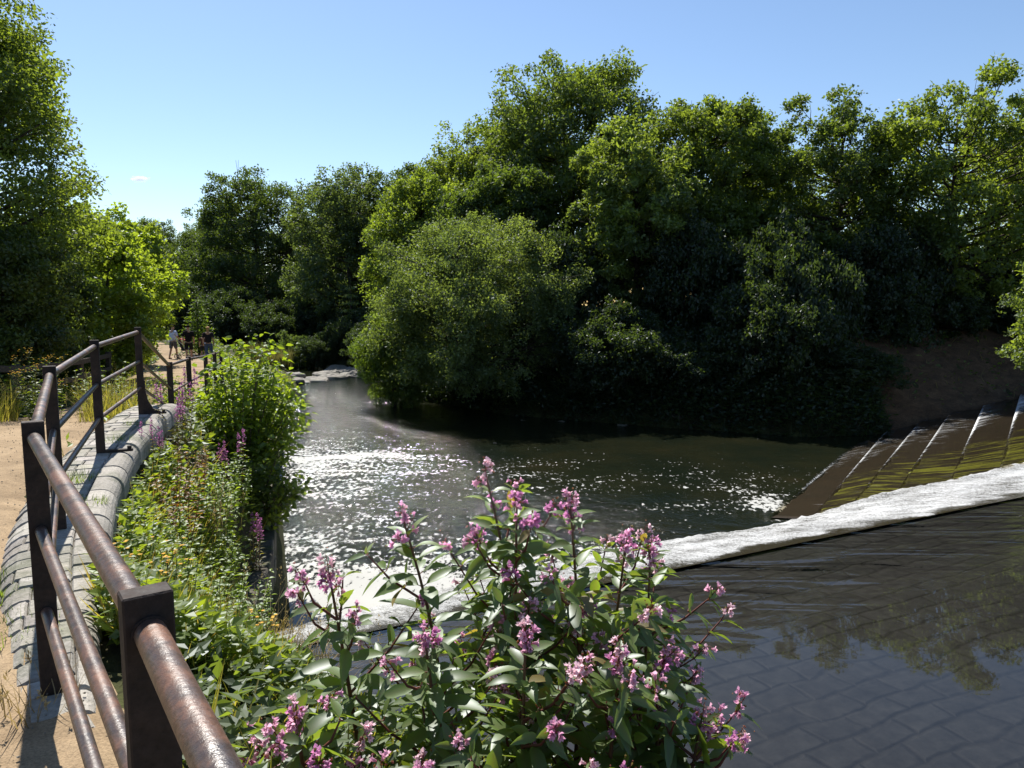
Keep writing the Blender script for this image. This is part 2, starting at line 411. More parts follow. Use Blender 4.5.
PATH = np.array([(-1.6, -6), (-1.6, -2), (-1.75, .5), (-2.7, 2.2), (-4.5, 4.3), (-5.9, 7.5), (-6.9, 11), (-7.8, 14.5), (-9.0, 18.5), (-11.4, 25), (-16.2, 37), (-21, 47), (-31, 62), (-44, 84)], float)
def catmull(P, step):
    P = np.asarray(P, float); out = []
    Q = np.vstack([2 * P[0] - P[1], P, 2 * P[-1] - P[-2]])
    for i in range(1, len(Q) - 2):
        n = max(2, int(np.linalg.norm(Q[i + 1] - Q[i]) / step))
        for k in range(n):
            t = k / n; a, b, c, d = Q[i - 1], Q[i], Q[i + 1], Q[i + 2]
            out.append(.5 * ((2 * b) + (-a + c) * t + (2 * a - 5 * b + 4 * c - d) * t * t + (-a + 3 * b - 3 * c + d) * t ** 3))
    out.append(P[-1]); return np.array(out)
PC = catmull(PATH, .3)
def path_dist(x, y):
    d = np.full(np.shape(x), 1e9)
    for p in PC[::2]: d = np.minimum(d, np.hypot(x - p[0], y - p[1]))
    return d

def axis(lo, hi, fine_lo, fine_hi, step):
    f = np.arange(fine_lo, fine_hi, step)
    g = [fine_hi]
    s = step
    while g[-1] < hi: s *= 1.25; g.append(g[-1] + s)
    h = [fine_lo]; s = step
    while h[-1] > lo: s *= 1.25; h.append(h[-1] - s)
    return np.concatenate([np.array(h[:0:-1]), f, np.array(g)])
gx = axis(-2500, 2500, -16, 24, .3); gy = axis(-600, 3500, -4, 50, .3)
X, Y = np.meshgrid(gx, gy, indexing='ij')
Z = ground_z(X, Y) - .06 * np.clip((1.45 - path_dist(X, Y)) / .25, 0, 1)
mb = MB(True); mb.add(np.stack([X, Y, Z], -1), grid_quads(len(gx), len(gy)))
struct(mb.obj('ground', M_GROUND, smooth=True))

# sandy footpath
tan = nrm(np.gradient(PC, axis=0)); lf = np.stack([-tan[:, 1], tan[:, 0]], 1)
ws = np.linspace(-1.3, 1.3, 13)
rngp = np.random.default_rng(3)
edge = .12 * np.sin(np.arange(len(PC)) * .55) + .08 * np.sin(np.arange(len(PC)) * 1.3 + 1)
pw = ws[None, :] * (1 + edge[:, None] * .5)
px_ = PC[:, None, 0] + lf[:, None, 0] * pw; py_ = PC[:, None, 1] + lf[:, None, 1] * pw
pz_ = ground_z(px_, py_) + .025 - .07 * (np.abs(ws)[None, :] > 1.25)
mb = MB(True); mb.add(np.stack([px_, py_, pz_], -1), grid_quads(len(PC), len(ws)))
struct(mb.obj('path', M_PATH, smooth=True))
# trodden sandy apron at the near end of the railing
a = np.linspace(-4, 2.35, 26); b = np.linspace(-2.6, .75, 16)
AX, AY = np.meshgrid(b, a, indexing='ij')
AX = AX + np.clip(-(AY - 1.2), -2, 3) * .55 * (AX > -1.5)
mb = MB(True); mb.add(np.stack([AX, AY, ground_z(AX, AY) + .045 - .12 * (np.clip(AX - AX, 0, 1))], -1), grid_quads(len(b), len(a)))
struct(mb.obj('path', M_PATH, smooth=True))

# dry field on the far hillside
fx = np.linspace(4, 120, 90); fy = np.linspace(50, 118, 50)
FX, FY = np.meshgrid(fx, fy, indexing='ij')
mb = MB(True); mb.add(np.stack([FX, FY + (FX - 4) * .25, ground_z(FX, FY + (FX - 4) * .25) + .09], -1), grid_quads(90, 50))
struct(mb.obj('field', M_FIELD, smooth=True))

# added bank surface beside the weir top, its brown standing in for lens flare
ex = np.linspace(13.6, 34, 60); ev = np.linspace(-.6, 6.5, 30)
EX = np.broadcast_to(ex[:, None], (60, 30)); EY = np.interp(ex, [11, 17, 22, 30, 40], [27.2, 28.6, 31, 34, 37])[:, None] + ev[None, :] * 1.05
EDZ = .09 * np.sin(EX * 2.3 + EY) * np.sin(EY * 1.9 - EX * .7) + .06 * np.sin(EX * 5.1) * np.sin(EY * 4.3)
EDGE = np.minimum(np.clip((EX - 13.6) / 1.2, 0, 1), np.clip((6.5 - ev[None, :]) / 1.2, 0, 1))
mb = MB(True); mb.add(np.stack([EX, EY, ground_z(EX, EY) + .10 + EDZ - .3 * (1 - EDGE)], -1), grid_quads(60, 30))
struct(mb.obj('flare_brown_bank', M_FLARE_BANK, smooth=True))

# ------------------------------------------------------------------ weir, river
CREST = catmull([(-6.5, 5.3), (-3.03, 7.28), (1.72, 9.73), (9.67, 13.83), (16, 16.9), (30, 23)], .25)
ct = nrm(np.gradient(CREST, axis=0)); cn = np.stack([ct[:, 1], -ct[:, 0]], 1)      # upstream, toward the camera side
cs = np.concatenate([[0], np.cumsum(np.linalg.norm(np.diff(CREST, axis=0), axis=1))])
vv = np.concatenate([np.linspace(0, 3, 25), np.linspace(3.3, 20, 36)])
def apron_z(v): return 1.3 + np.where(v < 2, .07 * v, .14 + .03 * (v - 2))
def apron_grid(dz):
    GX = CREST[:, None, 0] + cn[:, None, 0] * vv; GY = CREST[:, None, 1] + cn[:, None, 1] * vv
    GZ = np.broadcast_to(apron_z(vv) + dz, GX.shape)
    uvw = np.stack([np.broadcast_to(cs[:, None], GX.shape), np.broadcast_to(vv, GX.shape), np.zeros_like(GX)], -1)
    return np.stack([GX, GY, GZ], -1), uvw
weir = thing('weir', 'stone weir with a paved apron and mossy steps falling to the pool', 'weir')
mb = MB(True); v_, u_ = apron_grid(-(.03 + .13 * np.clip(vv / 1.3, 0, 1))); mb.add(v_, grid_quads(len(CREST), len(vv)), uvw=u_)
mb.obj('apron', M_APRON, weir, True)
mb = MB(True); v_, u_ = apron_grid(0); mb.add(v_, grid_quads(len(CREST), len(vv)), uvw=u_)
ripw = (np.clip(1 - (np.broadcast_to(vv, v_.shape[:2]) - 1.6) / .8, 0, 1) ** 1.2) * .32 + .004
struct(mb.obj('water', M_CLEAR, None, True, extra={'ripple': ripw, 'foam': ripw * 0}))

FOOT = catmull([(-7.5, 8.4), (-4.4, 10.4), (-1, 12.7), (2.6, 14.9), (5.5, 16.1), (7, 16.7), (8.1, 17.05), (8.9, 17.1), (10.3, 17.3), (11.8, 17.8), (15.5, 19.4), (29, 25.5)], .25)
FZ = np.interp(FOOT[:, 0], [-9, 5.5, 7, 8.1, 8.9, 10.3, 11.8, 15.5, 40], [-.02, 0, .18, .40, .6, .8, 1.0, 1.18, 1.22])
k = np.linspace(0, 1, len(CREST)); fi = np.linspace(0, 1, len(FOOT))
# match crest and foot by x so that the sheet runs downstream
fcs = np.concatenate([[0], np.cumsum(np.linalg.norm(np.diff(FOOT, axis=0), axis=1))])
proj = np.interp(cs, [0, cs[-1]], [0, fcs[-1]])
nu = 420
tt = np.linspace(0, 1, nu)
ca = np.stack([np.interp(tt * cs[-1], cs, CREST[:, j]) for j in (0, 1)], 1)
fs_key = np.interp(tt, [0, .12, .265, .52, .75, 1], [0, .105, .27, .50, .72, 1])
fa = np.stack([np.interp(fs_key * fcs[-1], fcs, FOOT[:, j]) for j in (0, 1)], 1)
fz = np.interp(fs_key * fcs[-1], fcs, FZ)
nv = 44
w = np.linspace(0, 1, nv)
rng = np.random.default_rng(5)
def smooth_noise(nu, nv, su, sv):
    a = rng.normal(size=(nu // su + 3, nv // sv + 3))
    iu = np.arange(nu) / su; iv = np.arange(nv) / sv
    i0 = iu.astype(int); j0 = iv.astype(int); fu = (iu - i0)[:, None]; fv = (iv - j0)[None, :]
    fu = fu * fu * (3 - 2 * fu); fv = fv * fv * (3 - 2 * fv)
    g = lambda a_, b_: a[np.ix_(i0 + a_, j0 + b_)]
    return g(0, 0) * (1 - fu) * (1 - fv) + g(1, 0) * fu * (1 - fv) + g(0, 1) * (1 - fu) * fv + g(1, 1) * fu * fv
ease = w ** 1.25 * .72 + .28 * w
SX = ca[:, None, 0] + (fa - ca)[:, None, 0] * w; SY = ca[:, None, 1] + (fa - ca)[:, None, 1] * w
SZ = 1.31 + (fz[:, None] - 1.31) * ease[None, :]
amp = np.clip(w * 3 - .05, 0, 1)[None, :] * .016
SZ = SZ + amp * (smooth_noise(nu, nv, 3, 4) + .6 * smooth_noise(nu, nv, 1, 2))
SZ[:, -1] -= .15
foam = np.clip(w[None, :] * 11 - .3 + .5 * smooth_noise(nu, nv, 5, 4), 0, 1) * (.9 + .12 * smooth_noise(nu, nv, 8, 6)) - .5 * (w[None, :] < .02)
foam *= np.interp(tt, [0, .18, .32, .42], [.78, .8, .95, 1.0])[:, None]
mb = MB(True); mb.add(np.stack([SX, SY, SZ], -1), grid_quads(nu, nv), uvw=np.stack([np.broadcast_to(tt[:, None] * cs[-1], SX.shape), w[None, :] * 4.3 * np.ones((nu, 1)), np.zeros_like(SX)], -1))
struct(mb.obj('water', M_WHITE, None, True, extra={'foam': foam, 'ripple': foam}))
# sill below the falling sheet, the body of the weir
GZb = 1.27 + (fz[:, None] - .25 - 1.27) * ease[None, :]
mb = MB(True); mb.add(np.stack([SX, SY, GZb], -1)[::4, ::2], grid_quads(len(range(0, nu, 4)), len(range(0, nv, 2))), uvw=np.stack([np.broadcast_to(tt[:, None] * cs[-1], SX.shape), -w[None, :] * 4.3 * np.ones((nu, 1)), np.zeros_like(SX)], -1)[::4, ::2])
mb.obj('glacis', M_APRON, weir, True)

# steps
NE = np.array([(6.06, 16.9), (7, 16.7), (8.08, 17.1), (8.9, 16.9), (10.3, 17.2), (11.8, 17.7), (13.4, 18.4), (15, 19.2)])
FE = np.array([(10.6, 23.6), (12.1, 24.6), (14, 25.9), (15.3, 26.3), (16.9, 26.8), (19.8, 29), (21.8, 30.4), (23.6, 31.6)])
SZs = [.035, .2, .4, .6, .8, 1.0, 1.2, 1.42]
def edge_pt(i, t): return NE[i] + (FE[i] - NE[i]) * t
veil = MB(); veil_f = []
for i in range(8):
    ts = np.linspace(-.02, 1.35, 60)
    z0 = SZs[i - 1] - .02 if i else -.5
    e0 = np.array([edge_pt(i, t) for t in ts])
    e0 = e0 + (.03 * np.sin(ts * 23 + i * 2) + rng.normal(size=60) * .022)[:, None] * np.array([.8, -.55])
    if i < 7: e1 = np.array([edge_pt(i + 1, t) for t in ts]) + np.array([.08, -.05])
    else: e1 = e0 + np.array([.7, -.45])
    L = ts * np.linalg.norm(FE[i] - NE[i])
    rows = [np.c_[e0 - np.array([.0, 0]), np.full(60, z0)], np.c_[e0, np.full(60, SZs[i] - .03)], np.c_[e0 + np.array([.03, -.02]), np.full(60, SZs[i])], np.c_[e0 * .5 + e1 * .5, np.full(60, SZs[i] + .015)], np.c_[e1, np.full(60, SZs[i] + .03)]]
    vd = [0, .2, .24, .6, 1.0]
    mb = MB(); mb.add(np.stack(rows, 1), grid_quads(60, 5), uvw=np.stack([np.stack([vd_ + 0 * L + i * 3.1 for vd_ in vd], 1) * 1.0, np.stack([L] * 5, 1), np.zeros((60, 5))], -1)[..., [1, 0, 2]])
    moss = np.stack([rng.normal(size=60) * .12 + np.interp(ts, [-.3, .2, .42, .55, 1.3], [1.0, 1.0, .8, .3, -.1])] * 5, 1) * (0.0 if i == 0 else 1.0)  # real moss, but its near/far split also paints sun and tree shade
    moss = np.stack([moss[:, 0]] * 5, 1)
    st = mb.obj('step', M_STEP, weir, False, extra={'moss': moss})
    # thin fall of water over the far half of each riser
    tv = np.linspace(-.01, 1.32, 70)
    ev = np.array([edge_pt(i, t) for t in tv]); ev1 = np.array([edge_pt(min(i + 1, 7), t) for t in tv])
    if i == 7: ev1 = ev + np.array([.9, -.6])
    dn_ = np.array([-.8, .55])
    rr = [np.c_[ev1 - np.array([.05, -.03]) * 0, np.full(70, SZs[i] + .05)], np.c_[ev * .4 + ev1 * .6, np.full(70, SZs[i] + .045)], np.c_[ev + np.array([.05, -.03]), np.full(70, SZs[i] + .04)],
          np.c_[ev + dn_ * .05, np.full(70, SZs[i] - .02)], np.c_[ev + dn_ * .09, np.full(70, (SZs[i - 1] if i else 0) + .05)]]
    Lv = tv * 9
    dd = [1.0, .6, .25, .1, -.1]
    veil.add(np.stack(rr, 1), grid_quads(70, 5), uvw=np.stack([np.stack([Lv] * 5, 1), np.stack([d_ + 0 * Lv + i * 1.7 for d_ in dd], 1), np.zeros((70, 5))], -1))
    bs = np.interp(tv, [-.2, .2, .45, .7, .95, 1.3], [-.4, 0, .3, .5, .4, .2]) + (.3 if i >= 4 else (-.25 if i == 0 else 0)) * np.interp(tv, [.5, .85, 1.0], [0, 1, .9])
    tf = np.interp(tv, [.6, .82, 1.0, 1.15], [-.3, .40, .65, .3]) * (1 if i >= 5 else .35)
    veil_f.append((np.maximum(bs, -.5)[:, None] * np.array([-.1, -.1, .15, 1.15, .7])[None, :] + tf[:, None] * np.array([.2, .75, .8, .1, 0])[None, :]).ravel())
struct(veil.obj('water', M_VEIL, None, True, extra={'foam': np.concatenate(veil_f)}))
# reservoir above the steps
mb = MB()
pr = [(15.2, 19.4, 1.5), (24.4, 31.6, 1.5), (62, 50, 1.5), (62, 18, 1.5), (30, 18, 1.5)]
mb.add(pr, tris=[(0, 1, 2), (0, 2, 3), (0, 3, 4)], uvw=pr)
struct(mb.obj('water', M_POOL, None, extra={'ripple': [.3] * 5, 'foam': [0] * 5}))

# river pool
xs = np.concatenate([np.linspace(-120, -24, 60), np.arange(-23.7, 18, .3)]); ys = np.concatenate([np.arange(6, 56, .3), np.linspace(56.5, 265, 120)])
PX, PY = np.meshgrid(xs, ys, indexing='ij')
dfoot = np.full(PX.shape, 1e9)
for p in FOOT[::3]: dfoot = np.minimum(dfoot, np.hypot(PX - p[0], PY - p[1]))
sl, _ = poly_sd(LB, PX, PY); sr, _ = poly_sd(RB, PX, PY)
dl = -sl                                                   # distance from the left bank
left_glare = np.clip(1 - (dl - 1.5) / 4.5, 0, 1)
foam = .38 * np.interp(PX, [-4, 1, 3.5, 5.5], [1, .8, .35, .1]) * np.exp(-(dfoot / 1.5) ** 2) + .34 * left_glare * np.interp(PY, [8, 12, 17, 25, 31, 36], [1, 1, .8, .55, .35, .0])  # foam by the left bank doubles as painted silvery glare
# drifting band of flecks across the middle of the pool and an eddy line
band = np.exp(-((PY - (23.2 - .28 * (PX + 6))) / 3.6) ** 2) * np.clip((PX + 9) / 3, 0, 1)
foam += .20 * band
eddy = np.exp(-((PY - (23.6 + .10 * (PX + 5) + .3 * np.sin(PX * 1.1))) / .35) ** 2) * np.clip((PX + 8) / 1, 0, 1) * np.clip((-2.2 - PX) / 1.5, 0, 1)
foam += .24 * eddy
foam += .36 * np.exp(-(np.hypot((PX - 6.4) / .5, (PY - 18.0) / .7)) ** 2)
PZ = .03 * np.exp(-(dfoot / 3) ** 2) * np.sin(PX * 3.1 + PY * 2) * np.cos(PY * 2.3 - PX)
rip = .30 + .55 * np.interp(PX, [-3, 2, 5], [1, .7, .15]) * np.exp(-(dfoot / 4.0) ** 2) + .62 * np.clip(1 - (dl - 3) / 6, 0, 1) * np.interp(PY, [8, 30, 42, 52], [1, 1, .5, .2])
rip *= np.interp(sl + sr * 0, [-30, 0], [1, 1])
rip = np.where((PX > 0) & (PY > 19), rip * .7, rip)
mb = MB(True); mb.add(np.stack([PX, PY, PZ], -1), grid_quads(len(xs), len(ys)))
struct(mb.obj('water', M_POOL, None, True, extra={'ripple': rip, 'foam': foam}))

# ------------------------------------------------------------------ stone wall with setts
WP = [(-1.62, 2.55, 3.42), (-1.86, 2.87, 3.43), (-3.03, 4.89, 3.47), (-4.0, 7.18, 3.52), (-4.69, 9.41, 3.56), (-5.1, 10.7, 3.5), (-5.35, 11.6, 3.35)]
WC = catmull(WP, .02)
wd = np.concatenate([[0], np.cumsum(np.linalg.norm(np.diff(WC[:, :2], axis=0), axis=1))])
def wall_pt(s, u, dz=0.0):
    c = np.array([np.interp(s, wd, WC[:, j]) for j in range(3)])
    e = .1; a = np.array([np.interp(s - e, wd, WC[:, j]) for j in range(2)]); b = np.array([np.interp(s + e, wd, WC[:, j]) for j in range(2)])
    t = (b - a) / (np.linalg.norm(b - a) + 1e-9)
    return np.array([c[0] - t[1] * u, c[1] + t[0] * u, c[2] + dz])
def prof(u):
    z = 0.0
    if u > .22: z -= .34 * ((u - .22) / .36) ** 2.2
    if u < -.22: z -= .10 * ((-.22 - u) / .2) ** 2
    return z
def left_edge(s): return np.interp(s, [0, .25, 1.1, 2.2, 3.8, 6, 20], [.07, .13, .24, .36, .48, .54, .56])
wall = thing('retaining_wall', 'low stone parapet wall with rounded grey setts on top under the railing', 'stone wall')
rw = random.Random(4)
top = MB(); cop = MB()
s = 0.0
while s < wd[-1] - .2:
    ln = rw.uniform(.15, .215); le = left_edge(s + ln / 2)
    cuts = [-.09, rw.uniform(.08, .2), le]
    for a, b in zip(cuts[:-1], cuts[1:]):
        if b - a < .05: continue
        jz = rw.uniform(-.005, .005); tint = rw.uniform(.72, 1.12); tc = np.array([tint, tint * rw.uniform(.96, 1.0), tint * rw.uniform(.9, 1.0)])
        us = [a + .002, a + .012] + list(np.linspace(a + .012, b - .012, 6))[1:-1] + [b - .012, b - .002]
        ss = [s + .002, s + .012, s + ln - .012, s + ln - .002]
        V = []
        for si, s_ in enumerate(ss):
            for ui, u in enumerate(us):
                dz = jz + (-.30 * min(1, le / .5) * (max(0, u - .42 * le) / (.58 * le)) ** 2.2 if u > 0 else prof(u)) - (.013 if si in (0, 3) or ui in (0, len(us) - 1) else 0)
                V.append(wall_pt(s_, u, dz))
        top.add(V, grid_quads(4, len(us)), col=tc)
    s += ln
s = 0.0
while s < wd[-1] - .2:
    ln = rw.uniform(.16, .24) if s < 2.6 else rw.uniform(.26, .46)
    nr = np.interp(s, [0, .6, 2.2], [.55, .62, 1.0])
    jz = rw.uniform(-.006, .012); tint = rw.uniform(.7, 1.05); ju = rw.uniform(-.012, .012)
    ang = np.linspace(0, PI / 2, 6)
    us = [(-.092, -.014), (-.102, 0)] + [(-.17 + ju - .12 * math.sin(a), -.12 * (1 - math.cos(a))) for a in ang] + [(-.29 + ju, -.24), (-.23, -.26)]
    V = []
    ss = [s + .002, s + .014, s + ln - .014, s + ln - .002]
    for si, s_ in enumerate(ss):
        for (u, dz) in us:
            sh = .02 if si in (0, 3) else 0
            V.append(wall_pt(s_, (u + sh * (u < -.22)) * (nr if u < -.12 else 1), dz + jz - sh * (dz > -.1)))
    cop.add(V, grid_quads(4, len(us)), col=(tint, tint * .98, tint * .95))
    s += ln
top.obj('setts', M_SETT, wall); cop.obj('coping', M_SETT, wall)
mb = MB(); V = []
ss = np.linspace(0, wd[-1], 60)
for s_ in ss:
    le = left_edge(s_)
    for (u, dz) in ((-.23 * np.interp(s_, [0, .6, 2.2], [.5, .6, 1]), -2.3), (-.24 * np.interp(s_, [0, .6, 2.2], [.5, .6, 1]), -.2), (-.12, -.03), (.3 * le, -.03), (.7 * le, -.12 * min(1, le / .5)), (le - .05, -.3 * min(1, le / .5) - .02), (le - .03, -.75)):
        V.append(wall_pt(s_, u, dz))
mb.add(V, grid_quads(60, 7)); mb.obj('body', M_WALL, wall)
# vertical masonry along the water below the bank
rev = MB()
RL = catmull([(-2.6, 6.75), (-3.05, 7.3), (-3.9, 11.3), (-5.4, 16), (-6.75, 20.5), (-8, 25.2)], .1)
rt = nrm(np.gradient(RL, axis=0)); rnm = np.stack([rt[:, 1], -rt[:, 0]], 1)
i = 0
rr = random.Random(8)
for course in range(6):
    z0 = -.75 + course * .33
    i = rr.randint(0, 3)
    while i < len(RL) - 9:
        n = rr.randint(4, 8); a, b = RL[i], RL[i + n]
        topz = 1.25 - .045 * (a[1] - 7)
        if z0 < topz:
            m_ = (a + b) / 2; d = (b - a) / 2; L = np.linalg.norm(d); nn = rnm[i]
            tint = rr.uniform(.55, 1.15)
            box(rev, (m_[0] + nn[0] * (.02 + rr.uniform(0, .025)), m_[1] + nn[1] * .03, z0 + .165), (d[0] * (1 - .012 / L), d[1] * (1 - .012 / L), 0), (nn[0] * .16, nn[1] * .16, 0), (0, 0, .157), .02, (tint, tint, tint * .95))
        i += n
tag(rev.obj('river_wall', M_WALL), 'dark coursed masonry wall along the water below the weedy bank', 'stone wall')

# ------------------------------------------------------------------ railing
POSTS = [(.6, -.55, 4.533, 3.35), (-.594, 1.17, 4.533, 3.35), (-1.857, 2.87, 4.533, 3.40), (-3.03, 4.89, 4.57, 3.42), (-4.0, 7.18, 4.618, 3.47), (-4.69, 9.41, 4.66, 3.5),
         (-5.5, 12.0, 4.01, 2.6), (-6.1, 14.1, 3.94, 2.6), (-6.8, 16.6, 3.80, 2.5), (-7.55, 19.0, 3.68, 2.45), (-8.4, 21.6, 3.55, 2.4)]
rail = thing('railing', 'rusty three rail iron pipe railing with flat black posts along the wall', 'railing')
def post_dir(i):
    a = np.array(POSTS[max(i - 1, 0)][:2]); b = np.array(POSTS[min(i + 1, len(POSTS) - 1)][:2])
    return (b - a) / np.linalg.norm(b - a)
posts_ = []
for i, (x, y, zt, zb) in enumerate(POSTS):
    t = post_dir(i); n_ = np.array([-t[1], t[0]])
    mb = MB(); hw, hd = (.038, .025) if i < 6 else (.042, .03)
    box(mb, (x, y, (zt + zb) / 2), (n_[0] * hw, n_[1] * hw, 0), (t[0] * hd, t[1] * hd, 0), (0, 0, (zt - zb) / 2), .003)
    po = mb.obj('post', M_POST, rail); posts_.append(po)
    if i in (4, 5):       # flat iron stay and foot plate on the river side
        r_ = -n_; mb = MB()
        if i == 5:
            pts = [(.05, .42), (.05, .30), (.075, .17), (.13, .07), (.22, .03)]
            V = []
            for (o_, h_) in pts:
                for q in (-.022, .022): V.append((x + r_[0] * o_ + t[0] * q, y + r_[1] * o_ + t[1] * q, 3.56 + h_))
            for (o_, h_) in [(.03, .42), (.03, .30), (.03, .17), (.03, .07), (.03, -.02)]:
                for q in (-.022, .022): V.append((x + r_[0] * o_ + t[0] * q, y + r_[1] * o_ + t[1] * q, 3.56 + h_))
            Q = []
            for k_ in range(4):
                a = 2 * k_; Q += [(a, a + 1, a + 3, a + 2), (a, a + 2, a + 12, a + 10), (a + 1, a + 11, a + 13, a + 3)]
            mb.add(V, Q)
        zs = (3.535 if i == 4 else 3.57)
        box(mb, (x + r_[0] * .15, y + r_[1] * .15, zs), (r_[0] * .13, r_[1] * .13, 0), (t[0] * .03, t[1] * .03, 0), (0, 0, .012), .002)
        tube(mb, [(x + r_[0] * .25, y + r_[1] * .25, zs + .01), (x + r_[0] * .25, y + r_[1] * .25, zs + .04)], .02, 6)
        mb.obj('stay', M_POST, po)
def rail_line(drop, last, rad, first=0):
    pts = []
    for i in range(first, last + 1):
        x, y, zt, zb = POSTS[i]
        d = drop if i < 6 else drop * (zt - 2.75) / 1.25
        if pts:
            a = np.array(pts[-1]); b = np.array((x, y, zt - d))
            for f in (.02, .25, .5, .75, .98): pts.append(tuple(a + (b - a) * f))
        pts.append((x, y, zt - d))
    mb = MB(); tube(mb, pts, rad, 18); mb.obj('rail', M_RAIL, rail, True)
rail_line(.062, 6, .0245); rail_line(.43, 6, .021); rail_line(.76, 6, .021)
rail_line(.05, 10, .024, 6); rail_line(.5, 10, .021, 6)
# rusted collars where the pipe passes each near post
for i in range(1, 6):
    x, y, zt, zb = POSTS[i]; t = post_dir(i)
    for d, r in ((.062, .0285), (.43, .0245), (.76, .0245)):
        a = np.array((x, y, zt - d)); tv = np.array((t[0], t[1], 0)); mb = MB()
        tube(mb, [a - tv * .031, a + tv * .031], r, 18)
        mb.obj('collar', M_POST, posts_[i])

# ------------------------------------------------------------------ vegetation generators
def leaf_quads(mb, p, t, b, L, W, col):
    """rhombic leaves, vectorised"""
    n_ = len(p); L = np.broadcast_to(L, (n_,))[:, None]; W = np.broadcast_to(W, (n_,))[:, None]
    nn = np.cross(t, b)
    v = np.stack([p, p + t * L * .45 + b * W * .5 + nn * W * .12, p + t * L, p + t * L * .45 - b * W * .5 + nn * W * .12], 1)
    q = np.arange(n_ * 4).reshape(-1, 4)
    mb.add(v, q, col=np.repeat(col, 4, axis=0))
def rand_unit(rg, n_):
    return nrm(rg.normal(size=(n_, 3)))
def crown_leaves(mb, rg, centers, radii, nleaf, leaf, cdark, clight, asp=.6, sub=7, up=.45, flat=.75, droop=0.0, ctr=None):
    centers = np.asarray(centers); radii = np.asarray(radii)
    wgt = radii ** 2; wgt = wgt / wgt.sum()
    nc = len(centers)
    subs = centers[:, None, :] + rand_unit(rg, nc * sub).reshape(nc, sub, 3) * (radii[:, None, None] * rg.uniform(.45, 1.0, (nc, sub, 1))) * np.array([1, 1, flat])
    ci = rg.choice(nc, nleaf, p=wgt); si = rg.integers(0, sub, nleaf)
    off = rand_unit(rg, nleaf) * (rg.uniform(0, 1, (nleaf, 1)) ** .5) * (radii[ci] * .46)[:, None] * np.array([1, 1, .8])
    p = subs[ci, si] + off
    if droop: p[:, 2] -= droop * np.abs(rg.normal(size=nleaf)) * radii[ci]
    out = nrm(off + .5 * (subs[ci, si] - centers[ci]))
    nn = nrm(rand_unit(rg, nleaf) + .5 * out + np.array([0, 0, up]))
    t = nrm(np.cross(nn, rand_unit(rg, nleaf)) + np.array([0, 0, -droop * .8])); b = np.cross(nn, t)
    tintc = rg.uniform(0, 1, nc)[ci]; mixv = np.clip(.55 * tintc + .45 * rg.uniform(0, 1, nleaf), 0, 1)[:, None]
    col = np.asarray(cdark) * (1 - mixv) + np.asarray(clight) * mixv
    col = col * rg.uniform(.8, 1.2, (nleaf, 1))
    leaf_quads(mb, p, t, b, leaf * rg.uniform(.7, 1.3, nleaf), leaf * asp * rg.uniform(.7, 1.25, nleaf), col)

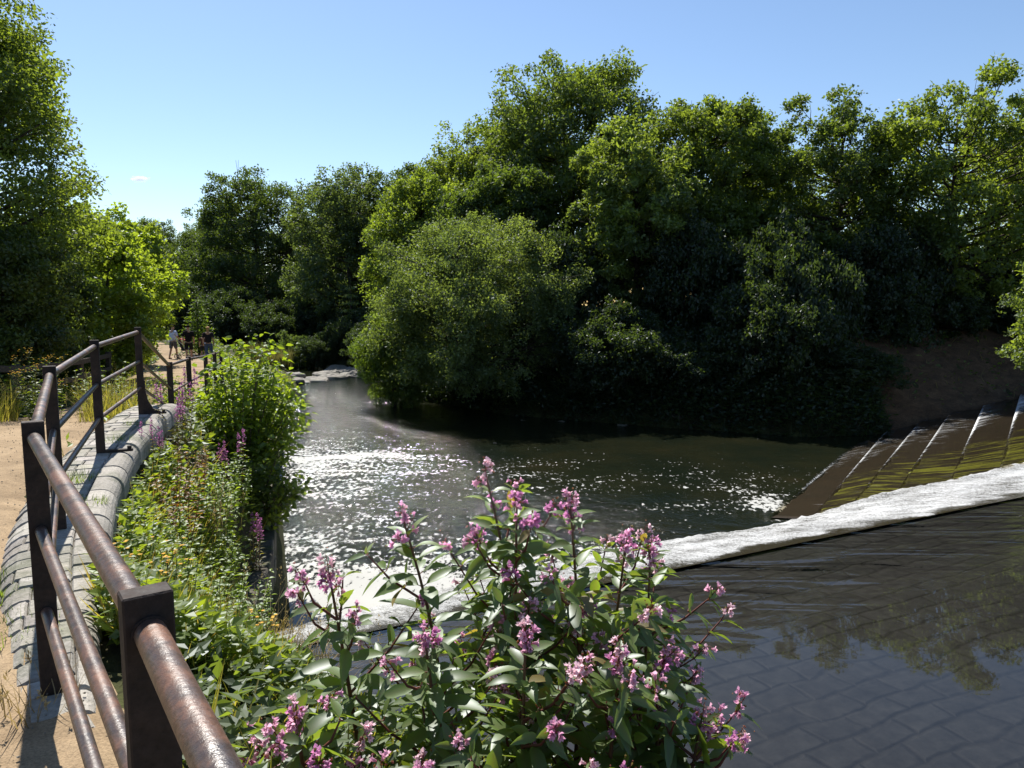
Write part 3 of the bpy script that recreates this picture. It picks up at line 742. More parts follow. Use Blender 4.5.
def tree_parts(seed, H, R, low, nclump, nleaf, leaf, cd, cl, rc=.24, trunk_r=None, lean=(0, 0), inner=.35, flat=.75, sub=7, droop=0.0, stems=1, up=.45, egg=0.0, asp=.6, limb_lo=.18, fillf=.42):
    nleaf, leaf, nclump, rc = int(nleaf * 1.75), leaf * .72, int(nclump * 1.8), rc * .8
    rg = np.random.default_rng(seed)
    tr = MB(); cr = MB()
    tr_r = trunk_r or H * .02
    zc, rz = H * (1 + low) / 2, H * (1 - low) / 2
    d = rand_unit(rg, nclump * 3); d = d[np.argsort(rg.uniform(size=len(d)))][:nclump]
    lump = 1 + .10 * np.sin(d[:, 0] * 5 + seed) * np.cos(d[:, 1] * 4 + seed * .7) + .06 * np.sin(d[:, 2] * 7 + seed * 1.3)
    rad = rg.uniform(inner, 1.0, nclump) ** .42 * lump
    c = d * rad[:, None]
    wz = 1 - egg * np.clip(c[:, 2], -1, 1)
    cen = np.stack([c[:, 0] * (R * .86) * wz, c[:, 1] * (R * .86) * wz, zc + c[:, 2] * rz * .88], 1)
    cen[:, :2] += np.array(lean) * (cen[:, 2:3] / H)
    rads = R * rc * rg.uniform(.65, 1.3, nclump)
    nf = int(nclump * 2.2); df = rand_unit(rg, nf); lf2 = 1 + .10 * np.sin(df[:, 0] * 5 + seed) * np.cos(df[:, 1] * 4 + seed * .7) + .06 * np.sin(df[:, 2] * 7 + seed * 1.3)
    cf = df * (rg.uniform(.1, .98, nf) ** .5 * lf2)[:, None]; wf = 1 - egg * np.clip(cf[:, 2], -1, 1)
    fill = np.stack([cf[:, 0] * R * .86 * wf, cf[:, 1] * R * .86 * wf, zc + cf[:, 2] * rz * .88], 1); fill[:, :2] += np.array(lean) * (fill[:, 2:3] / H)
    crown_leaves(cr, rg, cen, rads, int(nleaf * .62), leaf, cd, cl, asp, sub, up, flat, droop)
    crown_leaves(cr, rg, fill, R * rc * rg.uniform(.5, 1.1, nf), int(nleaf * fillf), leaf, cd, cl, asp, sub, up, .9, droop)
    # trunk(s)
    axes = []
    for s_ in range(stems):
        a = rg.uniform(0, 2 * PI); sp = 0 if stems == 1 else R * .45
        m = 9; h = np.linspace(0, 1, m)
        wobx = np.cumsum(rg.normal(size=m)) * H * .008; woby = np.cumsum(rg.normal(size=m)) * H * .008
        top_ = H * rg.uniform(.74, .86)
        P = np.stack([np.cos(a) * sp * h ** .8 + wobx + lean[0] * h * .8, np.sin(a) * sp * h ** .8 + woby + lean[1] * h * .8, h * top_ - .15], 1)
        r = tr_r * (1 - .82 * h) * (1.35 - .35 * np.clip(h * 8, 0, 1)) / (1 if stems == 1 else 1.5)
        tube(tr, P, r, 9 if stems == 1 else 6); axes.append((P, r))
    for i in range(nclump):
        P, r = axes[i % stems]
        zt_ = max(limb_lo * H, min(P[-2, 2], cen[i, 2] - .25 * np.hypot(*(cen[i, :2] - P[3, :2])) - .03 * H))
        s0 = np.array([np.interp(zt_, P[:, 2], P[:, j]) for j in range(3)]); r0 = np.interp(zt_, P[:, 2], r) * .5
        mid = s0 * .5 + cen[i] * .5 + np.array([0, 0, -.06 * H * rg.uniform(.2, 1)]) + rg.normal(size=3) * R * .04
        tt_ = np.linspace(0, 1, 6)[:, None]
        B = (1 - tt_) ** 2 * s0 + 2 * tt_ * (1 - tt_) * mid + tt_ ** 2 * cen[i]
        tube(tr, B, np.linspace(min(r0, tr_r * .45), tr_r * .07, 6), 5, cap=False)
        for _ in range(2):
            e = cen[i] + rand_unit(rg, 1)[0] * rads[i] * .9; s1 = B[rg.integers(2, 5)]
            tube(tr, [s1, (s1 + e) / 2 + rg.normal(size=3) * .05 * rads[i], e], np.linspace(tr_r * .09, tr_r * .03, 3), 4, cap=False)
    return tr, cr
def make_tree(name, label, cat, loc, params, group=None, rotz=0.0, mat=None, trunkname='trunk'):
    tr, cr = tree_parts(**params)
    t = thing(name, label, cat, loc, rotz, group)
    tr.obj(trunkname, BARK, t, True); cr.obj('crown' if trunkname == 'trunk' else 'foliage', mat or LEAF, t)
    return t

# leaf colours (linear base colour)
G_OAK = ((.046, .073, .02), (.11, .156, .035)); G_BRIGHT = ((.078, .12, .025), (.155, .21, .04)); G_WILLOW = ((.062, .094, .038), (.13, .175, .056))
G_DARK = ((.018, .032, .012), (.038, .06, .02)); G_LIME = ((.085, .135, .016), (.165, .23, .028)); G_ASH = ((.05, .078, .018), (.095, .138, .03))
EYE = 5.0
def g_at(x, y): return (x, y, gz(x, y) - .05)

# ------------------------------------------------------------------ trees on the far (right) bank
make_tree('oak_tree', 'tallest dense oak on the far bank, its round top above all others', 'tree', g_at(3.4, 47), dict(seed=11, H=16.2, R=6.9, low=-.05, nclump=70, nleaf=60000, leaf=.30, cd=G_OAK[0], cl=G_OAK[1], rc=.25))
make_tree('oak_tree', 'mid-height rounded dark oak in front of the tallest oak', 'tree', g_at(-.6, 41.5), dict(seed=12, H=9.6, R=3.7, low=.0, nclump=42, nleaf=36000, leaf=.26, cd=G_OAK[0], cl=G_BRIGHT[0], rc=.27))
make_tree('maple_tree', 'bright green tree sloping down to the water left of the big oaks', 'tree', g_at(-5.2, 49), dict(seed=13, H=11.8, R=4.9, low=-.1, nclump=56, nleaf=45000, leaf=.28, cd=G_BRIGHT[0], cl=G_BRIGHT[1], rc=.25))
make_tree('oak_tree', 'sloping green shoulder tree just left of the tallest oak', 'tree', g_at(-2.4, 52), dict(seed=31, H=14.6, R=5.0, low=-.05, nclump=50, nleaf=40000, leaf=.29, cd=G_OAK[0], cl=G_BRIGHT[1], rc=.26))
make_tree('willow_tree', 'broad grey-green willow bush overhanging the pool from the far bank', 'tree', (-1.6, 35.0, .6), dict(seed=14, H=9.0, R=5.4, low=-.05, nclump=80, nleaf=80000, leaf=.20, cd=G_WILLOW[0], cl=G_WILLOW[1], rc=.22, stems=5, trunk_r=.3, asp=.42, droop=.12, egg=.18))
make_tree('willow_tree', 'small yellow-green willow at the water edge in front of the broad willow', 'tree', (-5.6, 35.2, .1), dict(seed=15, H=4.6, R=2.1, low=-.02, nclump=34, nleaf=26000, leaf=.17, cd=G_BRIGHT[0], cl=G_LIME[0], rc=.28, stems=4, trunk_r=.1, asp=.42, droop=.15))
make_tree('sycamore_tree', 'layered sycamore with pale lit leaf tiers right of the broad willow', 'tree', g_at(6.0, 37.0), dict(seed=16, H=9.9, R=3.7, low=-.03, nclump=40, nleaf=30000, leaf=.27, cd=G_WILLOW[0], cl=G_BRIGHT[1], rc=.25, flat=.5))
make_tree('sycamore_tree', 'wide sunlit-topped sycamore in the middle of the far bank', 'tree', g_at(10.2, 40.0), dict(seed=17, H=11.4, R=4.7, low=.0, nclump=52, nleaf=40000, leaf=.28, cd=G_OAK[0], cl=G_BRIGHT[1], rc=.25, flat=.65))
make_tree('ash_tree', 'dark narrow tree with a bare visible trunk and sky gaps', 'tree', g_at(15.6, 37.0), dict(seed=18, H=11.2, R=3.5, low=.08, fillf=.25, nclump=38, nleaf=22000, leaf=.24, cd=G_OAK[0], cl=G_OAK[1], rc=.24, trunk_r=.2))
ash = make_tree('ash_tree', 'airy sunlit ash with feathery boughs at the right edge of the photo', 'tree', g_at(21.2, 36.0), dict(seed=19, H=12.6, R=5.4, low=.04, fillf=.3, nclump=56, nleaf=30000, leaf=.27, cd=G_ASH[0], cl=G_BRIGHT[1], rc=.2, flat=.5, trunk_r=.24))
make_tree('ash_tree', 'thin leafy tree between the bare-trunked dark tree and the airy ash', 'tree', g_at(17.6, 39.5), dict(seed=20, H=8.4, R=3.0, low=.06, fillf=.3, nclump=26, nleaf=11000, leaf=.25, cd=G_ASH[0], cl=G_BRIGHT[0], rc=.24, trunk_r=.13))
dup(ash, 'smaller airy ash filling the gap behind the thin leafy tree', g_at(14.2, 45.0), 1.1, .8)
dup(ash, 'airy ash tree standing beyond the right edge, behind the feathery ash', g_at(27.5, 40.0), 2.2, .95)
# trees downstream
fa_ = make_tree('broadleaf_tree', 'large dark rounded tree left of the willow-grey tree downstream', 'tree', g_at(-26, 76), dict(seed=21, H=17.6, R=7.6, low=-.1, nclump=60, nleaf=48000, leaf=.36, cd=G_OAK[0], cl=G_ASH[0], rc=.25))
make_tree('willow_tree', 'tall grey-green tree where the river bends away', 'tree', g_at(-13.8, 65), dict(seed=22, H=16.0, R=6.4, low=-.12, nclump=56, nleaf=48000, leaf=.32, cd=G_WILLOW[0], cl=(.07, .10, .04), rc=.24, droop=.06))
FARL = 'trees closing the valley in the distance'
dup(fa_, 'distant dark tree behind the walkers, left of the large rounded tree', g_at(-38, 96), 1.0, .82)
dup(fa_, 'farthest greyish tree poking above the distant treeline', g_at(-58, 150), 2.0, 1.32)
dup(fa_, 'distant tree low in the gap between left bushes and the far trees', g_at(-48, 100), 3.0, .80)
dup(fa_, 'broad distant tree closing the view left of the path end', g_at(-56, 92), 4.1, .72)
dup(fa_, 'dark tree filling the river bend behind the grey-green tree', g_at(-19, 88), 5.2, .9)
dup(fa_, 'dark tree behind the path end with its foot in shadow', g_at(-32, 84), .4, .58)
dup(fa_, 'dark low tree over the path end among distant trees', g_at(-42, 82), 2.7, .52)
dup(fa_, 'tall tree behind the sloping bright green tree', g_at(-8, 66), 1.9, .8)
# undergrowth shrubs on the far bank
SHG = 'dark shrubs under the far-bank trees'
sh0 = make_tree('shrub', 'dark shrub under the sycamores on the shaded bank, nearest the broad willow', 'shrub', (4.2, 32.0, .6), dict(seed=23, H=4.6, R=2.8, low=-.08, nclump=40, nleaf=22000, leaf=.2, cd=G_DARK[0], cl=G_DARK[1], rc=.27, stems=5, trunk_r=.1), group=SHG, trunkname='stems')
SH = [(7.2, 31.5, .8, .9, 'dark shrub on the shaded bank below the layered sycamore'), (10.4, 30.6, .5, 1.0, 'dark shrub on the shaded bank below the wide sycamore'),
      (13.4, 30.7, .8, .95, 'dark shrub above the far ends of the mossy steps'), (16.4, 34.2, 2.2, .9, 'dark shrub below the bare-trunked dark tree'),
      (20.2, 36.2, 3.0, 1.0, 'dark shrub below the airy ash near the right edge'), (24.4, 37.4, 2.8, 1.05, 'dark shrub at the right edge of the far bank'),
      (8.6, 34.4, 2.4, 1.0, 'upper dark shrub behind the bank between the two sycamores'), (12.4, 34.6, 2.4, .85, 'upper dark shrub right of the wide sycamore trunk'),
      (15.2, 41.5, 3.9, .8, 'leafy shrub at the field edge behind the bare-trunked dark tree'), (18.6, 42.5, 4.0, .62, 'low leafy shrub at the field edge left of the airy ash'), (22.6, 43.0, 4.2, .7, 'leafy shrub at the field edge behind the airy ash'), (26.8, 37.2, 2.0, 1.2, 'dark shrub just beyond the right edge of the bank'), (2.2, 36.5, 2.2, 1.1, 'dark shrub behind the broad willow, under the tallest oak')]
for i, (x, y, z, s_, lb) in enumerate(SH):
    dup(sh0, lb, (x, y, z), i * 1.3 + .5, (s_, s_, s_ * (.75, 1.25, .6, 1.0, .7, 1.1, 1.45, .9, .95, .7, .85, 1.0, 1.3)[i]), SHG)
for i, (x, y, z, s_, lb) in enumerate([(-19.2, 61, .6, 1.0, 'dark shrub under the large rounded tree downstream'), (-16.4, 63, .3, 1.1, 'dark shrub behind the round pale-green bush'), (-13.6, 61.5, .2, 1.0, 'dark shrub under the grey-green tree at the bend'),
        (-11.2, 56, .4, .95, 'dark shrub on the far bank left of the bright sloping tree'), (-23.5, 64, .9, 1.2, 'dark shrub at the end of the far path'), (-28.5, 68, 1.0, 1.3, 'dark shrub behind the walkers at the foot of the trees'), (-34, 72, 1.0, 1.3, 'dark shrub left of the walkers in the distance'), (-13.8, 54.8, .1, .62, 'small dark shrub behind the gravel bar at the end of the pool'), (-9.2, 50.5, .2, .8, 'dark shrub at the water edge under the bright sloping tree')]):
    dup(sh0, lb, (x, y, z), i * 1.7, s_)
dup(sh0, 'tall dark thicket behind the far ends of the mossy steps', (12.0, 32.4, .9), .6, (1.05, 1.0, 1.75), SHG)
dup(sh0, 'tall dark thicket at the top of the flare-brown bank', (17.0, 34.6, 2.0), 3.3, (1.1, 1.0, 1.5), SHG)
make_tree('shrub', 'sunlit leafy branch tip of a shrub at the right edge', 'shrub', (17.1, 22.6, 1.6), dict(seed=24, H=5.2, R=2.1, low=.12, nclump=26, nleaf=9000, leaf=.17, cd=G_WILLOW[0], cl=G_BRIGHT[1], rc=.26, stems=3, trunk_r=.07), trunkname='stems')
make_tree('shrub', 'round pale-green bush beside the stony shore downstream', 'shrub', g_at(-16.2, 56), dict(seed=25, H=3.7, R=1.8, low=-.05, nclump=26, nleaf=14000, leaf=.17, cd=G_WILLOW[0], cl=G_BRIGHT[0], rc=.28, stems=4, trunk_r=.08), trunkname='stems')

def conifer(name, label, loc, H, R, seed, cd, cl, tiers=14, leaf=.16, per=170):
    rg = np.random.default_rng(seed); tr = MB(); cr = MB()
    tube(tr, [(0, 0, -.1), (0, 0, H * .5), (0, 0, H)], [H * .02, H * .012, .01], 7)
    for k_ in range(tiers):
        z = H * (.08 + .9 * k_ / tiers); L = R * (1 - (k_ / tiers)) ** .8 + .08
        for j in range(7):
            a = j * 2 * PI / 7 + k_ * .7 + rg.uniform(-.2, .2); Lb = L * rg.uniform(.8, 1.1)
            tip = np.array([math.cos(a) * Lb, math.sin(a) * Lb, z - .08 * Lb])
            tube(tr, [(0, 0, z), tip * .6 + np.array([0, 0, .4 * z]), tip], [.02, .012, .005], 4, cap=False)
            n_ = max(10, int(per * Lb / R / 3)); f = rg.uniform(.15, 1, n_)[:, None]
            p = np.array([0, 0, z]) * (1 - f) + tip * f + rg.normal(size=(n_, 3)) * np.array([.12, .12, .03]) * Lb
            t_ = nrm(np.array([math.cos(a), math.sin(a), -.15]) + rg.normal(size=(n_, 3)) * .5); nn = nrm(np.array([0, 0, 1]) + rg.normal(size=(n_, 3)) * .4); b = nrm(np.cross(nn, t_))
            m_ = rg.uniform(0, 1, (n_, 1))
            leaf_quads(cr, p, t_, b, leaf * rg.uniform(.7, 1.3, n_), leaf * .4, np.asarray(cd) * (1 - m_) + np.asarray(cl) * m_)
    t = thing(name, label, 'tree', loc); tr.obj('trunk', BARK, t, True); cr.obj('crown', LEAF, t); return t
conifer('conifer_tree', 'small bright green pointed tree beside the walkers', g_at(-18.6, 44.5), 3.6, 1.15, 41, G_BRIGHT[0], G_LIME[0])
conifer('conifer_tree', 'slender pale conifer with flat tiers at the dark river bend', g_at(-12.2, 57), 6.2, 1.4, 42, (.07, .11, .06), (.14, .19, .10), 10, .22, 150)

# ------------------------------------------------------------------ trees and bushes on the near (left) bank
make_tree('alder_tree', 'big dark alder filling the left edge of the photo', 'tree', g_at(-14.6, 17.5), dict(seed=51, H=13.0, R=5.2, low=.0, nclump=100, nleaf=110000, leaf=.15, cd=G_OAK[0], cl=G_BRIGHT[1], rc=.19, sub=9, egg=.25, trunk_r=.26))
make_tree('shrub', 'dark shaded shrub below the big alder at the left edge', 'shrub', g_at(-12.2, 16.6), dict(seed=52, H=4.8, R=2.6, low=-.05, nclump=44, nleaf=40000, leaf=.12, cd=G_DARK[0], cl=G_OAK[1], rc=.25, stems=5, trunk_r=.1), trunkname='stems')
haz = make_tree('hazel_tree', 'bright green hazel by the path with sunlit round leaves', 'tree', g_at(-12.9, 23.0), dict(seed=53, H=5.6, R=2.5, low=-.03, nclump=46, nleaf=36000, leaf=.17, fillf=.2, cd=G_BRIGHT[1], cl=G_LIME[1], rc=.25, stems=5, trunk_r=.12, asp=.8), trunkname='trunk')
make_tree('hazel_tree', 'darker green bush between the big alder and the bright hazel', 'tree', g_at(-13.2, 20.0), dict(seed=54, H=5.0, R=2.2, low=-.03, nclump=40, nleaf=30000, leaf=.14, cd=G_OAK[0], cl=G_BRIGHT[0], rc=.26, stems=5, trunk_r=.12, asp=.75), trunkname='trunk')
dup(haz, 'pale green taller bush behind the bright hazel', g_at(-17.2, 31), 1.7, (1.25, 1.25, 1.3))
dup(haz, 'green bush beside the far path, right behind the bright hazel', g_at(-16.0, 29.5), 3.9, .72)
dup(haz, 'leafy bush behind the big alder at the left edge', g_at(-20.5, 27), 2.9, 1.3)

# broad shrub leaning over the pool
rgS = np.random.default_rng(61)
def broad_leaf(mb, p, t, n_, L, W, col, nseg=4, droop=.25, fold=.18, rib=None, serr=0.0):
    """curved leaves with a folded midrib. p,t,n arrays (k,3)"""
    k = len(p); L = np.broadcast_to(L, (k,)); W = np.broadcast_to(W, (k,)); col = np.broadcast_to(col, (k, 3))
    b = nrm(np.cross(n_, t)); n2 = np.cross(t, b)
    f = np.linspace(0, 1, nseg + 1)
    wpro = np.sin(PI * np.clip(f, 0, 1) ** .75) ** .85; wpro[0] = .05; wpro[-1] = .0
    mid = p[:, None, :] + t[:, None, :] * (L[:, None] * f)[..., None] - np.array([0, 0, 1]) * (droop * L[:, None] * f ** 2)[..., None]
    sd = b[:, None, :] * (W[:, None] * .5 * wpro)[..., None]; lift = n2[:, None, :] * (W[:, None] * fold * wpro)[..., None]
    ser = 1 + serr * np.where(np.arange(nseg + 1) % 2 == 0, 1, -1)[None, :, None]
    le = mid + sd * ser + lift; ri = mid - sd * ser + lift
    v = np.stack([le, mid, ri], 2)                         # k, nseg+1, 3, 3
    base = (np.arange(k) * (nseg + 1) * 3)[:, None]
    q = []
    for j in range(nseg):
        a = j * 3; q.append(np.concatenate([base + a, base + a + 1, base + a + 4, base + a + 3], 1)); q.append(np.concatenate([base + a + 1, base + a + 2, base + a + 5, base + a + 4], 1))
    c = np.repeat(col[:, None, :], (nseg + 1) * 3, axis=1).reshape(k, nseg + 1, 3, 3).copy()
    if rib is not None: c[:, :, 1, :] = c[:, :, 1, :] * .5 + np.asarray(rib) * .5
    mb.add(v.reshape(-1, 3), np.concatenate(q), col=c.reshape(-1, 3))

def leafy_shrub(name, label, loc, H, R, seed, nst, nleaf, L, cd, cl, lean=(0, 0)):
    rg = np.random.default_rng(seed); tr = MB(); cr = MB()
    ends = []
    for i in range(nst):
        a = rg.uniform(0, 2 * PI); rr_ = R * math.sqrt(rg.uniform(.05, 1)); h = H * (1 - .55 * (rr_ / R) ** 2) * rg.uniform(.72, 1.0)
        e = np.array([math.cos(a) * rr_ + lean[0] * h / H, math.sin(a) * rr_ + lean[1] * h / H, h]); s0 = np.array([math.cos(a) * .12, math.sin(a) * .12, -.1])
        m_ = np.array([e[0] * .35, e[1] * .35, h * .6]); tt_ = np.linspace(0, 1, 8)[:, None]
        B = (1 - tt_) ** 2 * s0 + 2 * tt_ * (1 - tt_) * m_ + tt_ ** 2 * e
        tube(tr, B, np.linspace(.022, .005, 8), 5, (.07, .06, .03), cap=False); ends.append(B)
        n_ = nleaf // nst; f = rg.uniform(.18, 1.0, n_) ** .8
        P = np.stack([np.interp(f, tt_[:, 0], B[:, j]) for j in range(3)], 1)
        ang = rg.uniform(0, 2 * PI, n_); out = np.stack([np.cos(ang), np.sin(ang), rg.uniform(-.1, .7, n_)], 1)
        tw = rg.uniform(.03, .34, (n_, 1)) * R
        P2 = P + nrm(out) * tw
        t = nrm(out + rg.normal(size=(n_, 3)) * .4); nn = nrm(np.array([0, 0, 1.0]) + rg.normal(size=(n_, 3)) * .55)
        mm = rg.uniform(0, 1, (n_, 1)); col = np.asarray(cd) * (1 - mm) + np.asarray(cl) * mm
        broad_leaf(cr, P2, t, nn, L * rg.uniform(.6, 1.2, n_), L * .72 * rg.uniform(.7, 1.1, n_), col, 3, .3, .15)
    t = thing(name, label, 'shrub', loc); tr.obj('stems', STEM, t, True); cr.obj('foliage', LEAF, t); return t
leafy_shrub('elder_shrub', 'bright leafy shrub leaning from the bank over the pool', (-4.75, 12.9, 1.3), 3.45, 1.0, 62, 46, 5200, .13, (.075, .12, .016), (.17, .235, .026), (.25, 0))
leafy_shrub('elder_shrub', 'low dark leafy shrub hanging over the river wall below the bright shrub', (-4.3, 12.1, 1.0), 1.7, .75, 63, 26, 2200, .11, G_OAK[0], G_OAK[1], (.3, -.1))

# ------------------------------------------------------------------ herbs
def herb_parts(seed, nst, H, spread, L, W, cd, cl, stemc=(.06, .075, .02), tilt=.25, pairs=11, lo=.12, droop=.3, flower=None, fcol=None, nseg=3):
    rg = np.random.default_rng(seed); st = MB(); lv = MB(); fl = MB()
    for i in range(nst):
        a = rg.uniform(0, 2 * PI); r0 = spread * math.sqrt(rg.uniform(0, 1)); h = H * rg.uniform(.6, 1.0)
        s0 = np.array([math.cos(a) * r0, math.sin(a) * r0, -.08]); e = s0 + np.array([math.cos(a) * tilt * h * rg.uniform(.2, 1), math.sin(a) * tilt * h * rg.uniform(.2, 1), h])
        m_ = (s0 + e) / 2 + rg.normal(size=3) * .03 * H; tt_ = np.linspace(0, 1, 6)[:, None]
        B = (1 - tt_) ** 2 * s0 + 2 * tt_ * (1 - tt_) * m_ + tt_ ** 2 * e
        tube(st, B, np.linspace(.006, .0025, 6), 4, stemc, cap=False)
        n_ = pairs * 2; f = np.repeat(np.linspace(lo, .97, pairs), 2) + rg.normal(size=n_) * .01
        P = np.stack([np.interp(f, tt_[:, 0], B[:, j]) for j in range(3)], 1)
        ang = np.arange(n_) * PI + np.repeat(np.arange(pairs), 2) * 1.57 + rg.normal(size=n_) * .4
        t = nrm(np.stack([np.cos(ang), np.sin(ang), rg.uniform(.1, .7, n_)], 1)); nn = nrm(np.array([0, 0, 1.0]) + rg.normal(size=(n_, 3)) * .3)
        sz = np.interp(f, [0, .4, 1], [.8, 1.0, .5]) * rg.uniform(.75, 1.15, n_); mm = rg.uniform(0, 1, (n_, 1))
        broad_leaf(lv, P, t, nn, L * sz, W * sz, np.asarray(cd) * (1 - mm) + np.asarray(cl) * mm, nseg, droop, .15)
        if flower == 'spike':
            n_ = 46; f = rg.uniform(0, 1, n_); P = e + np.stack([rg.normal(size=n_) * .022 * (1.1 - f), rg.normal(size=n_) * .022 * (1.1 - f), f * .24 * H - .06], 1)
            t = nrm(rg.normal(size=(n_, 3)) + np.array([0, 0, .3])); b = nrm(np.cross(t, rand_unit(rg, n_)))
            leaf_quads(fl, P, t, b, .03 * rg.uniform(.6, 1.2, n_), .02, np.asarray(fcol) * rg.uniform(.6, 1.2, (n_, 1)))
            tube(st, [e, e + np.array([0, 0, .2 * H])], [.0025, .0012], 4, (.12, .05, .05), cap=False)
        if flower == 'heads':
            for _ in range(14):
                o_ = e + np.array([rg.normal() * .075, rg.normal() * .075, rg.uniform(-.06, .04)])
                tube(st, [e - np.array([0, 0, .12]), o_], [.002, .0015], 3, stemc, cap=False)
                k_ = 9; an = np.arange(k_) / k_ * 2 * PI; t = np.stack([np.cos(an), np.sin(an), np.full(k_, .15)], 1)
                leaf_quads(fl, np.tile(o_, (k_, 1)), nrm(t), nrm(np.cross(np.array([0, 0, 1.0]), t)), .016, .008, np.tile(np.asarray(fcol) * rg.uniform(.8, 1.1), (k_, 1)))
    return st, lv, fl
def herb(name, label, cat, loc, params, rotz=0.0, group=None, fname='flowers'):
    st, lv, fl = herb_parts(**params); t = thing(name, label, cat, loc, rotz, group)
    st.obj('stems', STEM, t); lv.obj('leaves', LEAF, t, True)
    if fl.n: fl.obj(fname, PETAL, t)
    return t
def grass_parts(seed, n_, H, spread, col, heads=0, bend=.6, width=.006):
    rg = np.random.default_rng(seed); mb = MB(); hd = MB()
    a = rg.uniform(0, 2 * PI, n_); r = spread * np.sqrt(rg.uniform(0, 1, n_)); h = H * rg.uniform(.45, 1, n_); out = rg.uniform(.1, bend, n_)
    b0 = np.stack([np.cos(a) * r, np.sin(a) * r, np.full(n_, -.05)], 1); a2 = a + rg.normal(size=n_) * .9
    f = np.linspace(0, 1, 5)
    P = b0[:, None, :] + np.stack([np.cos(a2)[:, None] * (out * h)[:, None] * f ** 2, np.sin(a2)[:, None] * (out * h)[:, None] * f ** 2, h[:, None] * (f - .28 * out[:, None] * f ** 3)], -1)
    sv = np.stack([-np.sin(a2), np.cos(a2), np.zeros(n_)], 1)[:, None, :] * (width * np.array([1, .9, .7, .45, .05]))[None, :, None]
    v = np.stack([P - sv, P + sv], 2).reshape(-1, 3); q = []
    base = (np.arange(n_) * 10)[:, None]
    for j in range(4): q.append(np.concatenate([base + 2 * j, base + 2 * j + 1, base + 2 * j + 3, base + 2 * j + 2], 1))
    c = np.asarray(col[0]) + (np.asarray(col[1]) - np.asarray(col[0])) * rg.uniform(0, 1, (n_, 1))
    mb.add(v, np.concatenate(q), col=np.repeat(c, 10, axis=0))
    if heads:
        for i in range(min(heads, n_)):
            e = P[i, 4]; k_ = 16; o_ = e + rg.normal(size=(k_, 3)) * np.array([.012, .012, .045]) * H
            leaf_quads(hd, o_, nrm(rg.normal(size=(k_, 3)) * .5 + np.array([0, 0, 1])), rand_unit(rg, k_), .022, .009, np.tile(np.asarray(col[1]) * 1.15, (k_, 1)))
    return mb, hd
def grass(name, label, loc, seed, n_, H, spread, col, heads=0, bend=.6, width=.006, group=None, mat=None):
    mb, hd = grass_parts(seed, n_, H, spread, col, heads, bend, width)
    t = thing(name, label, 'grass clump', loc, 0, group); mb.obj('blades', mat or STRAW, t)
    if hd.n: hd.obj('seed_heads', STRAW, t)
    return t
TAN = ((.17, .12, .05), (.34, .26, .13)); GRN = ((.05, .085, .014), (.12, .17, .03)); OLV = ((.09, .10, .025), (.22, .20, .07))

def bank(x, y): return (x, y, gz(x, y) - .03)
# willowherb on the bank below the wall
WHG = 'pink willowherbs on the weedy bank'
wh = herb('willowherb', 'pink willowherb nearest the elder shrub at the far end of the wall', 'flowering plant', bank(-4.65, 10.4), dict(seed=71, nst=6, H=1.05, spread=.16, L=.11, W=.022, cd=(.07, .085, .015), cl=(.15, .13, .03), stemc=(.14, .06, .03), flower='spike', fcol=(.38, .16, .31), pairs=16), group=WHG)
dup(wh, 'pink willowherb beside the coping below the post with the flared foot', bank(-4.28, 9.2), 1.0, .9, WHG)
dup(wh, 'tall pink willowherb leaning out of the shade over the river wall', bank(-3.65, 10.1), 2.0, 1.1, WHG)
dup(wh, 'short pink willowherb against the mid wall coping', bank(-3.95, 8.3), 3.0, .75, WHG)
dup(wh, 'pink willowherb in front of the low dark shrub', bank(-4.2, 11.2), 4.0, 1.15, WHG)
rd = herb('dock_plant', 'rusty red withered dock beside the coping', 'plant', bank(-3.55, 7.5), dict(seed=72, nst=12, H=1.0, spread=.26, L=.11, W=.034, cd=(.13, .07, .02), cl=(.28, .14, .045), stemc=(.2, .07, .03), pairs=14))
dup(rd, 'second rusty red dock, lower on the slope toward the water', bank(-3.4, 7.1), 1.2, .7)
dup(rd, 'reddish dock near the pink willowherb by the flared post foot', bank(-4.15, 9.6), 2.4, .7)
nt_ = herb('nettle_plant', 'bright nettle clump on the bank edge above the water', 'plant', bank(-2.75, 6.7), dict(seed=73, nst=18, H=.95, spread=.34, L=.12, W=.062, cd=(.07, .115, .014), cl=(.18, .25, .026), pairs=10, nseg=5))
NT = [(-3.35, 7.0, .75, 'sunny nettles between the two rusty red docks'), (-2.9, 7.0, .6, 'short yellow-green nettles above the dry grass'), (-2.15, 5.6, .55, 'low bright weeds beside the tall bleached grass'), (-2.5, 5.1, .7, 'leafy weeds under the mid rail behind the ragwort'), (-1.7, 4.35, .6, 'leafy weeds behind the nearest post'), (-3.75, 8.8, .95, 'tall sunlit weeds beside the short willowherb'), (-3.3, 8.9, 1.0, 'weeds hanging over the river wall below the elder shrub'), (-4.1, 10.4, 1.0, 'weeds at the foot of the elder shrub by the wall end'), (-2.1, 6.2, .8, 'weeds over the top of the river wall by the weir'),
      (-3.1, 7.4, .85, 'sunny nettle clump below the rusty red docks'), (-2.5, 6.0, .85, 'nettle clump lower down the slope toward the weir'), (-2.75, 5.4, .62, 'low nettles against the coping behind the near post'),
      (-2.3, 5.2, .6, 'low leafy nettles between the rails and the dry grass'), (-3.45, 8.4, .75, 'nettles under the elder shrub by the river wall'), (-3.0, 6.1, .6, 'small nettles at the foot of the coping, mid wall'),
      (-3.8, 9.3, .8, 'shaded nettles just below the tall leaning willowherb'), (-1.85, 4.7, .55, 'low nettle patch seen just over the near top rail'), (-4.4, 11.9, .9, 'nettles in front of the elder shrub foot')]
for i, (x, y, s_, lb) in enumerate(NT): dup(nt_, lb, bank(x, y), i * 1.1, s_)
